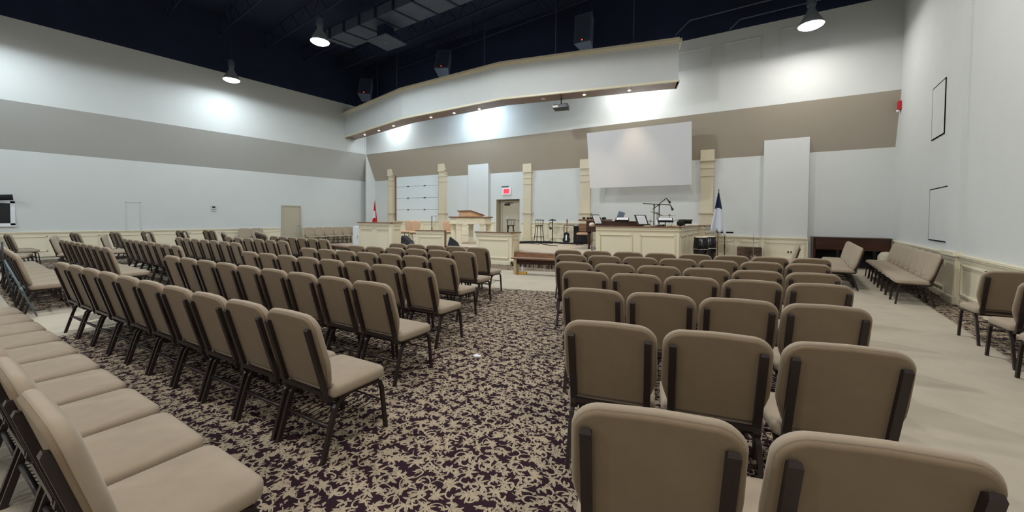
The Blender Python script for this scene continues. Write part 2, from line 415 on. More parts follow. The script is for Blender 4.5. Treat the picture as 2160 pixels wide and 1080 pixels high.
# ---- wainscot with raised frames
def wains(name, p0, p1, nrm, z0, parent, panels, h=ZR, th=.02):
    """panelling from p0 to p1 (xy), outward normal nrm"""
    p0 = Vector((*p0, 0)); p1 = Vector((*p1, 0)); n = Vector((*nrm, 0)).normalized(); d = (p1-p0); Ln = d.length; d.normalize()
    Tm = Matrix((d, n, Vector((0, 0, 1)))).transposed().to_4x4(); Tm.translation = p0+Vector((0, 0, z0))
    b = MB()
    b.box(0, Ln, -.001, th, 0, h-.05, T=Tm)
    b.box(0, Ln, -.001, th+.012, 0, .11, T=Tm)
    b.box(0, Ln, -.001, th+.05, h-.035, h, T=Tm); b.box(0, Ln, -.001, th+.03, h-.07, h-.035, T=Tm)
    w = Ln/panels; z1, z2 = .19, h-.17
    for k in range(panels):
        a, c = k*w+.09, (k+1)*w-.09
        if c-a < .1: continue
        for (x0, x1, q0, q1) in ((a, c, z1, z1+.03), (a, c, z2-.03, z2), (a, a+.03, z1, z2), (c-.03, c, z1, z2)):
            b.box(x0, x1, th-.001, th+.024, q0, q1, T=Tm)
    return b.build(name, 'cream', parent)
wains('wainscot', (XL, 8.68), (XL, YF), (1, 0), 0, WLft, 17)
wains('wainscot', (XL, 13.2), (XL, 9.78), (1, 0), 0, WLft, 3)
wains('wainscot', (XR, YF), (XR, 10.2), (-1, 0), 0, WR, 18)
wains('wainscot', (XR, 10.86), (XR, 15.9), (-1, 0), 0, WR, 4)
bnm = (bn.x*-1, bn.y*-1)
wains('wainscot', BX(-2.4, DO), BX(-.9, DO), bnm, 0, WB, 2)
wains('wainscot', BX(-.9, .42), BX(.38, .42), bnm, 0, WB, 1)
for xa, xb, n_ in ((-19.3, -13.65, 5), (-12.35, -12.1, 1), (-10.55, -2.9, 6)):
    wains('wainscot', BX(xa, DO), BX(xb, DO), bnm, .40, WB, n_)
# right wall pilaster
b = MB(); b.box(XR-.07, XR+.01, 10.22, 10.84, 0, ZC); b.box(XR-.10, XR, 10.18, 10.88, ZR-.04, ZR+.05); b.box(XR-.1, XR, 10.19, 10.87, 0, .14)
o = b.build('wall_right_pilaster', 'wall', WR)
b = MB(); b.box(XR-.09, XR+.01, 10.2, 10.86, 0, ZR-.01); b.box(XR-.13, XR, 10.16, 10.9, ZR-.04, ZR+.04); b.box(XR-.115, XR, 10.18, 10.88, 0, .13)
b.build('wainscot', 'cream', WR)
# thin raised outlines of covered wall openings
def outline(parent, fn, u0, u1, z0, z1, w=.022, d=.012, m='wall', fill=False, name='wall_panel'):
    b = MB()
    for (a, c, e, f) in ((u0, u1, z0, z0+w), (u0, u1, z1-w, z1), (u0, u0+w, z0, z1), (u1-w, u1, z0, z1)):
        P = [fn(x, o_, z) for x, o_, z in ((a, -.002, e), (c, -.002, e), (c, -.002, f), (a, -.002, f), (a, d, e), (c, d, e), (c, d, f), (a, d, f))]
        vs = [b.bm.verts.new(p) for p in P]
        for q in ((4, 5, 6, 7), (0, 1, 5, 4), (1, 2, 6, 5), (2, 3, 7, 6), (3, 0, 4, 7)): b.bm.faces.new([vs[i] for i in q])
    if fill:
        P = [fn(x, o_, z) for x, o_, z in ((u0, -.002, z0), (u1, -.002, z0), (u1, -.002, z1), (u0, -.002, z1), (u0, d, z0), (u1, d, z0), (u1, d, z1), (u0, d, z1))]
        vs = [b.bm.verts.new(p) for p in P]
        for q in ((4, 5, 6, 7), (0, 1, 5, 4), (1, 2, 6, 5), (2, 3, 7, 6), (3, 0, 4, 7)): b.bm.faces.new([vs[i] for i in q])
    return b.build(name, m, parent)
fB = lambda x, o_, z: (x, byy(x, -o_), z)
fL = lambda y, o_, z: (XL+o_, y, z)
fLu = lambda y, o_, z: (XLI+o_, y, z)
fR = lambda y, o_, z: (XR-o_, y, z)
outline(WB, fB, -.47, .75, 6.97, 7.75, d=.02); outline(WB, fB, -2.12, -.97, 6.95, 7.65, d=.02); outline(WB, fB, -3.7, -2.5, 6.95, 7.65, d=.02)
outline(WLft, fL, 2.95, 3.39, ZR, 2.06, d=.015)
outline(WLft, fLu, 11.95, 13.2, 5.36, 7.3, d=.02)
outline(WR, fR, 11.46, 12.36, 3.28, 4.42, d=.014, fill=True)
outline(WR, fR, 10.9, 12.3, 1.08, 2.2, d=.018, fill=True)
# door on the left wall
def door(name, label, fn, u0, u1, z0, z1, knob_u, closer=False):
    t = thing(name, label, 'door'); t['kind'] = 'structure'
    def bx(b, a, c, e, f, o0, o1, m=None):
        vs = [b.bm.verts.new(fn(x, o_, z)) for o_ in (o0, o1) for x, z in ((a, e), (c, e), (c, f), (a, f))]
        for q in ((0, 1, 2, 3), (4, 5, 6, 7), (0, 1, 5, 4), (1, 2, 6, 5), (2, 3, 7, 6), (3, 0, 4, 7)):
            fc = b.bm.faces.new([vs[i] for i in q]); fc.material_index = b.mi(m)
    b = MB(); bx(b, u0, u0+.06, z0, z1, .0, .07); bx(b, u1-.06, u1, z0, z1, 0, .07); bx(b, u0+.06, u1-.06, z1-.06, z1, 0, .07); b.build('door_frame', 'door', t)
    b = MB(); bx(b, u0+.065, u1-.065, z0+.01, z1-.065, .002, .04); lf = b.build('door_leaf', 'door', t)
    b = MB(); p = Vector(fn(knob_u, .04, z0+1.0)); q = Vector(fn(knob_u, .11, z0+1.0)); b.tube([p, q], .014, 8)
    b.tube([q, Vector(fn(knob_u+(.1 if knob_u < (u0+u1)/2 else -.1), .11, z0+1.0))], .012, 8); b.build('handle', 'chrome', lf)
    if closer:
        b = MB(); bx(b, u0+.2, u0+.5, z1-.22, z1-.14, .04, .1); bx(b, u0+.28, u0+.7, z1-.11, z1-.095, .07, .1); b.build('door_closer', 'blackmetal', lf)
    return t
door('door_1', 'beige flush door in the left wall beside the row of wall chairs', fL, 8.74, 9.72, 0, 2.10, 9.58)
ALC = DO+.3
b = MB()
e_ = .006; za = 2.42-e_
for P in ([BX(D2A+e_, DO), BX(D2A+e_, ALC+.02)], [BX(D2B-e_, DO), BX(D2B-e_, ALC+.02)], [BX(D2A, ALC+.02), BX(D2B, ALC+.02)]):
    b.quad([(*P[0], 0), (*P[1], 0), (*P[1], za), (*P[0], za)])
b.quad([(*BX(D2A, DO), za), (*BX(D2B, DO), za), (*BX(D2B, ALC+.02), za), (*BX(D2A, ALC+.02), za)])
o = b.build('wall_back_alcove', 'door', WB)
door('door_2', 'olive beige door with closer deep in its alcove below the exit sign', lambda x, o_, z: (x, byy(x, ALC-o_), z), D2A+.12, D2B-.03, .40, 2.36, D2B-.2, True)
# roll-up door
t = thing('door_3', 'white sectional roll-up door between the two deep pilasters on stage', 'roll-up door'); t['kind'] = 'structure'
fG = lambda x, o_, z: (x, byy(x, DO-o_), z)
b = MB(); zz = [1.28, 1.95, 2.62, 3.3, 3.97]
for a, c in zip(zz, zz[1:]):
    vs = [b.bm.verts.new(fG(x, o_, z)) for o_ in (0, .05) for x, z in ((-19.08, a+.008), (-15.8, a+.008), (-15.8, c-.008), (-19.08, c-.008))]
    for q in ((4, 5, 6, 7), (0, 1, 5, 4), (1, 2, 6, 5), (2, 3, 7, 6), (3, 0, 4, 7)): b.bm.faces.new([vs[i] for i in q])
b.build('door_panels', 'garage', t)
b = MB()
for z in zz[1:4]:
    for x in (-18.1, -16.8): 
        p = fG(x, .06, z); b.box(p[0]-.06, p[0]+.06, p[1]-.02, p[1]+.02, z-.03, z+.03)
b.build('hinges', 'duct', t)
b = MB()
for (a, c, e, f) in ((-19.16, -19.07, 1.28, 4.03), (-19.16, -15.78, 3.97, 4.05)):
    vs = [b.bm.verts.new(fG(x, o_, z)) for o_ in (0, .09) for x, z in ((a, e), (c, e), (c, f), (a, f))]
    for q in ((4, 5, 6, 7), (0, 1, 5, 4), (1, 2, 6, 5), (2, 3, 7, 6), (3, 0, 4, 7)): b.bm.faces.new([vs[i] for i in q])
b.build('door_track', 'wood', t)
# dark window on the left wall
t = thing('window_1', 'dark booth window with white frame at the left edge', 'window'); t['kind'] = 'structure'
b = MB(); y0, y1, z0, z1 = -1.3, .24, 1.12, 1.97
for (a, c, e, f) in ((y0, y1, z0, z0+.09), (y0, y1, z1-.07, z1), (y0, y0+.1, z0, z1), (y1-.1, y1, z0, z1)): b.box(XL, XL+.05, a, c, e, f)
b.box(XL, XL+.09, y0-.02, y1+.02, z0-.02, z0+.02)
b.build('window_frame', 'white', t)
b = MB(); b.box(XL, XL+.02, y0+.1, y1-.1, z0+.08, z1-.06); b.build('pane', 'glassdark', t)
o = MB(); o.tube([(XL+.35, -1.3, 2.02), (XL+.35, -.3, 2.06), (XL+.35, .2, 2.1)], [.09, .1, .1], 12); o = o.build('rolled_blind', 'blackcloth'); tag(o, 'black rolled fabric lying along the top of the booth window', 'rolled cloth')
MT['pgrey'] = mat('pale_grey_plastic', (188, 188, 190), .5)
# wall things
t = thing('thermostat', 'small white thermostat with dark display on the left wall', 'thermostat', (XL, 5.84, 1.86))
b = MB(); b.box(0, .04, -.1, .1, -.12, .14, bev=.006); b.build('housing', 'pgrey', t)
b = MB(); b.box(.035, .046, -.06, .06, .02, .09); b.box(.035, .045, -.08, .08, -.05, -.035); b.build('display', 'glassdark', t)
t = thing('fire_alarm', 'small red fire alarm on the right wall under the dark ceiling edge', 'fire alarm', (XR, 15.6, 4.85))
b = MB(); b.box(-.07, 0, -.09, .09, -.14, .12, bev=.012); b.build('housing', 'red', t)
b = MB(); b.lathe([(0, -.13), (.04, -.12), (.045, -.08), (.02, -.07)], (-.06, 0, -.06), 12); b.build('strobe', 'white', t)
t = thing('exit_sign', 'white exit sign with glowing red face above the stage door', 'exit sign', (-11.38, byy(-11.38, DO-.03), 2.83), .0997)
b = MB(); b.box(-.24, .24, -.03, .03, -.19, .17, bev=.008); b.build('housing', 'white', t)
b = MB(); b.box(-.17, .17, -.034, -.028, -.13, .11); b.build('face', 'exit', t)
b = MB()
def letter(b, segs, x0, w=.05, h=.13, z0=-.07):
    for (a, c, e, f) in segs: b.box(x0+a*w, x0+c*w, -.038, -.033, z0+e*h, z0+f*h)
letter(b, ((0, .25, 0, 1), (0, 1, 0, .18), (0, 1, .82, 1), (0, .8, .42, .58)), -.14)
for sx, ex in ((0, 1), (1, 0)): b.quad([(-.07+sx*.05-.006, -.037, -.07), (-.07+sx*.05+.008, -.037, -.07), (-.07+ex*.05+.006, -.037, .06), (-.07+ex*.05-.008, -.037, .06)])
letter(b, ((.35, .65, 0, 1),), -.01); letter(b, ((.38, .62, 0, 1), (0, 1, .82, 1)), .06)
b.build('lettering', 'red', t)
b = MB(); b.tube([(-.2, 0, .17), (-.2, 0, .22)], .02, 8); b.box(-.3, .1, -.03, .03, .2, .24); b.build('bracket', 'duct', t)

# ------------------------------------------------------------------ pilasters with capitals on the stage wall
PN = [0]
def pil(x0, x1, off, label, zb=.40, ztop=None):
    PN[0] += 1; t = thing('trim_%d' % PN[0], label, 'pilaster', (0, 0, 0), 0, 'cream pilasters on the stage wall'); t['kind'] = 'structure'
    so = lambda oo: ZT-(ZT-ZBT)*oo/DO
    def blk(b, a, c, oo, z0, z1, clip=True):
        za = min(z1, so(oo)) if clip else z1; zc = min(z1, ZBT+.0) if z1 > ZBT else z1
        P = [(BX(a, oo), z0), (BX(c, oo), z0), (BX(c, DO), z0), (BX(a, DO), z0), (BX(a, oo), za), (BX(c, oo), za), (BX(c, DO), zc), (BX(a, DO), zc)]
        vs = [b.bm.verts.new((*p, z)) for p, z in P]
        for q in ((0, 1, 5, 4), (1, 2, 6, 5), (3, 0, 4, 7), (4, 5, 6, 7), (3, 2, 1, 0)): b.bm.faces.new([vs[i] for i in q])
    zt = so(off-.02)
    b = MB(); blk(b, x0, x1, off, zb, zt+.3); b.build('shaft', 'pilast', t)
    b = MB(); e = .025; blk(b, x0-e, x1+e, off-.03, zt-.36, zt+.3); blk(b, x0-e-.025, x1+e+.025, off-.05, zt-.39, zt-.345); blk(b, x0-.02, x1+.02, off-.02, zt-.66, zt-.63); blk(b, x0-.02, x1+.02, off-.02, zt-.95, zt-.92); b.build('capital', 'pilast', t)
    b = MB(); blk(b, x0-.06, x1+.06, off-.05, zb+1.33, zb+1.37); blk(b, x0-.04, x1+.04, off-.03, zb+1.29, zb+1.33)
    blk(b, x0-.04, x1+.04, off-.035, zb, zb+.22); b.build('plinth', 'pilast', t)
pil(-19.6, -19.28, .40, 'leftmost cream pilaster, left of the roll-up door')
pil(-15.6, -15.2, .38, 'cream pilaster right of the roll-up door')
pil(-10.4, -10.0, .51, 'narrow cream pilaster right of the stage exit door')
pil(-7.55, -7.12, .51, 'cream pilaster at the left edge of the projection screen')
pil(-2.83, -2.42, .51, 'cream pilaster right of the projection screen behind the pen')

# ------------------------------------------------------------------ bulkhead with downlights
t = thing('lighting_bulkhead', 'long white angled bulkhead with brown underside and small lights above the stage', 'bulkhead')
front = [(-21.01, 11.85), (-14.78, 11.18), (-9.2, 11.58), (-3.18, 13.5)]
back = [(-21.01, 12.6), (-14.85, 11.98), (-9.5, 12.33), (-3.42, 14.2)]
ZB0, ZB1 = 6.08, 7.46
b = MB(); b.prism(front+back[::-1], ZB0+.04, ZB1, 'wall'); b.build('fascia_box', 'wall', t)
b = MB()
inn = [(x*.999+.0, y+.06) for x, y in front]; 
b.prism([(x, y+.05) for x, y in front]+[(x, y-.03) for x, y in back[::-1]], ZB0, ZB0+.05, 'wood'); b.build('soffit', 'wood', t)
b = MB()
def lip(b, line, z0, z1, w):
    for (p, q) in zip(line, line[1:]):
        p = Vector((*p, 0)); q = Vector((*q, 0)); d = (q-p).normalized(); n = Vector((d.y, -d.x, 0))
        pts = [p+n*w, q+n*w, q-n*.05, p-n*.05]; b.prism([(v.x, v.y) for v in pts], z0, z1)
lip(b, front, ZB0, ZB0+.07, .03); lip(b, front, ZB1-.10, ZB1, .05); lip(b, front, ZB1-.03, ZB1+.05, .09)
lip(b, [front[-1], back[-1]], ZB0, ZB0+.07, .03); lip(b, [front[-1], back[-1]], ZB1-.10, ZB1, .05); lip(b, [front[-1], back[-1]], ZB1-.03, ZB1+.05, .09)
b.build('crown_moulding', 'cream', t)
for x, y in ((-18.4, 12.3), (-16.4, 12.1), (-10.6, 12.2), (-7.5, 12.8), (-4.75, 13.6)):
    b = MB(); b.tube([(x, y, ZB1), (x, y, ZTOP)], .015, 6); b.build('hanger_rod', 'duct', t)
dls = [(-19.25, 12.07), (-17.69, 11.92), (-16.17, 11.73), (-13.4, 11.74), (-12.02, 11.85), (-10.7, 12.01), (-7.8, 12.42), (-6.32, 12.9), (-4.8, 13.38)]
for i, (x, y) in enumerate(dls):
    b = MB(); b.lathe([(.05, .001), (.09, .001), (.09, -.012), (.05, -.006)], (x, y, ZB0), 16); b.build('downlight_ring', 'cream', t)
    b = MB(); b.lathe([(0, -.03), (.03, -.025), (.045, -.004), (.045, .002)], (x, y, ZB0), 12); b.build('downlight_bulb', 'white' if i == 6 else 'down', t)
    if i != 6:
        spot('downlight', (x, y, ZB0-.06), SPOT_W*(1 if i > 2 else .6), 74, .6, (1, .76, .48), t, .04)

# ------------------------------------------------------------------ projection screen
P0 = Vector((-6.74, 14.41-.0, 2.75)); P1 = Vector((-2.98, 14.79, 2.75)); P3 = Vector((-6.86, 13.92, 4.9))
ex = (P1-P0); w_ = ex.length; ex.normalize(); ey = (P3-P0); ey = ey-ex*ey.dot(ex); h_ = ey.length; ey.normalize(); ez = ex.cross(ey)
Tm = Matrix((ex, ey, ez)).transposed().to_4x4(); Tm.translation = P0
t = thing('projection_screen', 'large blank white projection screen tilted forward above the piano', 'projection screen')
b = MB(); b.box(0, w_, 0, h_, -.14, 0, T=Tm); b.build('screen_box', 'cream', t)
b = MB(); b.box(0, w_, 0, h_, .0, .012, T=Tm); b.build('screen_face', 'screen', t)
b = MB()
for x in (-6.3, -3.4):
    b.tube([(x, 14.35, 4.5), (x, byy(x, .3), 4.6)], .03, 6)
    b.tube([(x, 14.75, 3.1), (x, byy(x, DO), 3.1)], .03, 6)
b.build('mount', 'duct', t)
t = thing('projector', 'black projector hanging under the bulkhead on a short pole', 'projector', (-7.2, 12.75, 5.72), .3)
b = MB(); b.box(-.28, .28, -.22, .2, -.08, .08, bev=.02); b.build('body', 'blackmetal', t)
b = MB(); b.tube([(0, 0, .08), (0, 0, .355)], .022, 8); b.box(-.12, .12, -.12, .12, .08, .095); b.build('pole', 'blackmetal', t)
b = MB(); b.tube([(.05, .2, 0), (.05, .27, 0)], .06, 14); b.build('lens_barrel', 'gloss', t)
b = MB(); b.box(-.27, -.08, -.226, -.218, -.04, .03); b.build('grille', 'wire', t)
b = MB(); b.box(-.3, -.285, -.16, .12, -.04, .09); b.build('filter_cover', 'white', t)

# ------------------------------------------------------------------ hung loudspeakers, duct, diffuser
def hung(label, loc, rz, tilt, s=1.0):
    t = thing('loudspeaker', label, 'loudspeaker', loc, rz, 'black loudspeakers hung above the bulkhead'); t.rotation_euler = (tilt, 0, rz)
    b = MB(); b.prism([(-.36*s, -.3*s), (.36*s, -.3*s), (.26*s, .32*s), (-.26*s, .32*s)], -.62*s, .62*s); b.build('cabinet', 'spk', t)
    b = MB(); b.box(-.32*s, .32*s, -.315*s, -.3*s, -.58*s, .58*s, bev=.004); b.build('grille', 'spkgrille', t)
    b = MB(); b.lathe([(0, 0), (.02, 0), (.02, .01), (0, .012)], (0, 0, 0), 10, T=Matrix.Translation((0, -.325*s, -.52*s)) @ Matrix.Rotation(PI/2, 4, 'X')); b.build('indicator', 'led', t)
    for sx in (-1, 1):
        b = MB(); b.tube([(sx*.3*s, 0, .62*s), (sx*.2*s, 0, 1.3*s)], .01, 5); b.build('cable', 'duct', t)
MT['spk'] = mat('speaker_black', (84, 94, 112), .7); MT['spkgrille'] = mat('speaker_grille', (62, 70, 86), .55, bump=.3, bscale=400)
hung('black loudspeaker hung above the left end of the bulkhead', (-19.75, 12.5, 8.75), .75, -.5, .95)
hung('black loudspeaker hung behind the middle of the bulkhead', (-13.85, 12.95, 9.0), .55, -.45, .95)
hung('black loudspeaker hung highest, above the right half of the bulkhead', (-6.85, 14.0, 8.95), .12, -.12, .95)
t = thing('air_duct', 'long grey rectangular air duct in the dark ceiling above the stage front', 'duct')
b = MB(); b.prism([(-16.5, 8.5), (-16.4, 9.6), (-5.5, 10.3), (-5.6, 9.2)], 9.2, 9.6, 'duct')
for k in range(11):
    x = -16.2+k*1.02; b.prism([(x, 8.46+.064*(k)), (x+.07, 8.46+.064*k), (x+.17, 9.68+.064*k), (x+.1, 9.68+.064*k)], 9.17, 9.63, 'black')
b.build('duct_run', 'duct', t)
b = MB(); b.box(-13.7, -13.2, 9.15, 9.6, 8.64, 9.2); b.build('drop_boot', 'black', t)
t = thing('air_diffuser', 'flat square grey air diffuser hanging below the ceiling duct', 'diffuser', (-13.42, 9.42, 8.6), .1)
b = MB(); b.box(-.58, .58, -.54, .54, -.02, .03, bev=.008); b.build('plate', 'duct', t)
b = MB()
for k in range(3):
    s_ = .48-k*.14; 
    for (a, c, e, f) in ((-s_, s_, -s_, -s_+.015), (-s_, s_, s_-.015, s_), (-s_, -s_+.015, -s_, s_), (s_-.015, s_, -s_, s_)): b.box(a, c, e*.9, f*.9, -.028, -.018)
b.build('vanes', 'duct', t)
for i, (pts, lab) in enumerate(((((-3.55, 14.5, 8.1), (-3.1, 14.55, 8.5), (-.8, 14.8, 8.55), (2.3, 15.1, 8.65)), 'thin dark conduit run along the black wall top, upper one'), (((-1.9, 14.85, 7.95), (-1.6, 14.88, 8.22), (2.3, 15.25, 8.3)), 'thin dark conduit run along the black wall top, lower one'))):
    b = MB(); b.tube(arc(pts), .025, 6); o = b.build('conduit', 'duct'); tag(o, lab, 'conduit', 'conduits along the black wall top')

# ------------------------------------------------------------------ chair
def lerp(a, c, t): return a+(c-a)*t
BB = Vector((0, -.185, .435)); BD = Vector((0, -.135, .50)).normalized(); BN = Vector((0, .50, .135)).normalized()
def bf(u, v, w): p = BB+BD*v+BN*w; return (u, p.y, p.z)
def back_outline():
    half = [(.185, 0), (.205, .012), (.225, .05), (.248, .12), (.260, .17), (.262, .22), (.260, .3), (.258, .38)]
    n = 8
    for k in range(1, n+1):
        t_ = PI/2*k/n; half.append((.258-.1+.1*math.cos(t_), .402+.1*math.sin(t_)))
    half.append((.07, .506)); half.append((0, .508))
    return half+[(-x, y) for x, y in half[-2::-1]]
def make_chair():
    t = thing('stacking_chair', 'x', 'chair')
    b = MB(); ol = rrect(-.256, .256, -.18, .25, [.07, .045, .045, .07]); ol = rrect(-.256, .256, -.18, .25, [.04, .07, .07, .04], 5)
    b.pillow(ol, [(.02, .378), (.003, .386), (0, .40), (0, .425), (.004, .438), (.018, .45), (.05, .458), (.11, .463), (.17, .465)]); seat = b.build('seat', 'fabric', t)
    b = MB(); bo = back_outline()
    b.pillow(bo, [(.008, .002), (.002, .006), (0, .012), (0, .02), (.005, .031), (.02, .041), (.05, .048), (.10, .052)], fn=bf); b.build('backrest', 'fabric', t)
    b = MB(); b.pillow(bo, [(.022, -.012), (.014, -.011), (.009, -.005), (.009, .006)], fn=bf); b.build('back_shell', 'shell', t)
    for sx in (-1, 1):
        x = sx*.208
        top = Vector(bf(x, .43, -.024)); bot = Vector(bf(x, .0, -.024))
        pts = [bf(x, .432, -.018), bf(x, .425, -.024), bot, (x, -.212, .40), (x, -.198, .375), (x, -.16, .366), (x, -.08, .366)]
        b = MB(); b.tube(pts, [.8, 1, 1, 1, 1, 1, .9], 4, flat=(.026, .018), smooth=False); b.build('back_post', 'frame', t)
        b = MB(); b.tube([(sx*.222, -.06, .366), (sx*.226, -.12, .352), (sx*.23, -.155, .31), (sx*.232, -.18, .23), (sx*.236, -.245, 0)], 1, 4, flat=(.017, .02), smooth=False); b.build('leg', 'frame', t)
        b = MB(); b.tube([(sx*.222, .05, .368), (sx*.226, .16, .364), (sx*.23, .195, .35), (sx*.232, .212, .31), (sx*.236, .245, 0)], 1, 4, flat=(.017, .017), smooth=False); b.build('leg', 'frame', t)
    b = MB()
    for sx in (-1, 1): b.tube([(sx*.222, -.13, .37), (sx*.222, .19, .372)], 1, 4, flat=(.018, .016), smooth=False)
    b.box(-.222, .222, .15, .18, .358, .386); b.box(-.21, .21, -.15, -.12, .355, .383); b.box(-.2, .2, -.225, -.2, .405, .43); b.box(-.2, .2, -.12, .15, .378, .39)
    b.build('seat_frame', 'frame', t)
    b = MB(); b.tube([(-.232, -.185, .2), (.232, -.185, .2)], .013, 6)
    b.tube([(-.226, .21, .215), (.226, .21, .215)], .006, 5)
    for k in range(9):
        x = -.2+k*.05; b.tube([(x, -.185, .205), (x, -.15, .195), (x, .21, .218)], .0032, 4, smooth=False)
    b.build('book_rack', 'frame', t)
    return t
proto = make_chair(); used = [False]
ORD = ['first', 'second', 'third', 'fourth', 'fifth', 'sixth', 'seventh', 'eighth', 'ninth', 'tenth', 'eleventh']
def place(x, y, rz, label, group, z=0):
    if not used[0]: c = proto; used[0] = True
    else: c = copy_tree(proto)
    c.location = (x, y, z); c.rotation_euler.z = rz; c['label'] = label; c['group'] = group; c['category'] = 'chair'
    return c
BT = -.285       # local y of the top of the back
def row(A, B, n, labf, group, smin=.53, jit=.008):
    """A, B: ground positions under the back tops of the first and last chair"""
    A = Vector(A); B = Vector(B); d = (B-A); L = d.length; d.normalize(); a = math.atan2(d.y, d.x)
    sp = max(smin, L/max(n-1, 1)); mid = (A+B)/2; f = Vector((-d.y, d.x))
    for k in range(n):
        p = mid+d*sp*(k-(n-1)/2)-f*BT
        place(p.x, p.y, a+random.uniform(-jit, jit), labf(k, n), group)
rank = ['nearest', 'second', 'third', 'fourth', 'fifth', 'sixth', 'farthest']
RB_ = {'A': ((-.33, 1.19), (.2, 1.39), 2), 'B': ((-.83, 2.04), (.21, 2.36), 3), 'C': ((-1.34, 2.93), (.19, 3.38), 4), 'D': ((-1.85, 3.85), (.2, 4.47), 5),
       'E': ((-2.35, 4.57), (.17, 5.31), 6), 'F': ((-2.89, 5.49), (.16, 6.38), 7), 'G': ((-3.36, 6.26), (.22, 7.33), 8)}
for i, (k_, (a, c, n)) in enumerate(RB_.items()):
    row(a, c, n, lambda k, n_, i=i: 'brown stacking chair, %s from the middle aisle in the right block\'s %s row' % (ORD[k], rank[i]), 'chairs of the right-hand block')
LBK = {'1': ((-7.2, .44), (-2.52, 1.06), 9), '2': ((-7.24, 1.47), (-3.08, 1.98), 9), '3': ((-7.21, 2.43), (-3.5, 2.87), 8), '4': ((-7.27, 3.4), (-4.1, 3.8), 7),
       '5': ((-7.15, 4.32), (-4.6, 4.72), 6), '6': ((-7.07, 5.25), (-4.99, 5.57), 5)}
LBK['1'] = ((-7.2, .44), (-2.52, 1.06), 10)
rank2 = ['second', 'third', 'fourth', 'fifth', 'sixth', 'farthest']
for i, (k_, (a, c, n)) in enumerate(LBK.items()):
    row(a, c, n, lambda k, n_, i=i: 'brown stacking chair, %s from the middle aisle in the central block\'s %s row' % (ORD[n_-1-k], rank2[i]), 'chairs of the central block')
row((-6.9, -.44), (-1.88, .07), 10, lambda k, n_: 'brown stacking chair, %s from the right end of the nearest row at bottom left' % ORD[n_-1-k], 'chairs of the nearest row at bottom left')
BBK = [((-13.6, -.1), (-9.4, .1), 8), ((-13.89, .84), (-10.07, 1.12), 8), ((-13.5, 1.83), (-9.75, 2.03), 8), ((-13.39, 2.85), (-9.9, 3.06), 7), ((-12.85, 3.81), (-9.82, 3.99), 6), ((-12.31, 4.81), (-9.8, 4.93), 6)]
rank3 = ['nearest', 'second', 'third', 'fourth', 'fifth', 'farthest']
for i, (a, c, n) in enumerate(BBK):
    row(a, c, n, lambda k, n_, i=i: 'brown stacking chair, %s from the right in the %s row beyond the left aisle' % (ORD[n_-1-k], rank3[i]), 'chairs of the block beyond the left aisle')
CBK = [((-16.4, -.15), 2), ((-16.35, .8), 2), ((-16.4, 1.75), 2), ((-16.4, 2.7), 2), ((-15.74, 3.49), 4), ((-14.89, 4.35), 5), ((-14.07, 5.19), 6)]
for i, (e, n) in enumerate(CBK):
    a = math.radians(-8-i); s_ = ((e[0]-math.cos(a)*.53*(n-1)), e[1]-math.sin(a)*.53*(n-1))
    row(s_, e, n, lambda k, n_, i=i: 'brown stacking chair far left, %s from the right in the %s short row' % (ORD[n_-1-k], rank[i]), 'chairs of the short far-left rows')
DBK = [(-18.65, .1), (-18.8, 1.43), (-18.78, 2.35), (-18.7, 3.15), (-18.9, 4.18), (-18.85, 5.02)]
for i, e in enumerate(DBK):
    a = math.radians(6); s_ = ((e[0]-math.cos(a)*.53), e[1]-math.sin(a)*.53)
    row(s_, e, 2, lambda k, n_, i=i: 'brown chair %s in the %s pair of chairs along the left wall' % (('outer', 'inner')[k], rank3[i]), 'paired chairs along the left wall')
def rowdir(x, y, n, step, face, labf, group, sp=.535, jit=.01):
    for k in range(n):
        place(x+step[0]*sp*k, y+step[1]*sp*k, face+random.uniform(-jit, jit), labf(k), group)
# facing +x : rotation -90deg
rowdir(-20.9, 6.9, 2, (0, 1), -PI/2, lambda k: 'brown chair against the left wall left of the beige door, %s one' % ('left', 'right')[k], 'chairs against the left wall by the door')
rowdir(-20.85, 9.9, 6, (0, 1), -PI/2+.03, lambda k: 'brown chair against the left wall, %s to the right of the beige door' % ORD[k], 'chairs against the left wall past the door')
rowdir(1.74, 9.85, 8, (.02, 1), PI/2+.02, lambda k: 'brown chair backed to the right wall, %s from the near end of the row' % ORD[k], 'chairs against the right wall')
rowdir(.86, 11.05, 6, (.02, 1), PI/2+.05, lambda k: 'brown chair in the sideways row before the wall row, %s from near end' % ORD[k], 'sideways chairs between block and right wall')
rowdir(-.22, 10.6, 2, (.03, 1), PI/2+.05, lambda k: 'brown chair of the sideways pair before the white wall chase, %s one' % ('near', 'far')[k], 'sideways pair before the white wall chase')
for i, (x, y, r_) in enumerate(((2.03, 7.28, .10), (2.03, 6.36, .12), (2.02, 5.6, .12))):
    place(x, y, r_, 'brown chair angled to the right wall, %s of the three at the right edge' % ('farthest', 'middle', 'nearest')[i], 'angled chairs at the right edge')

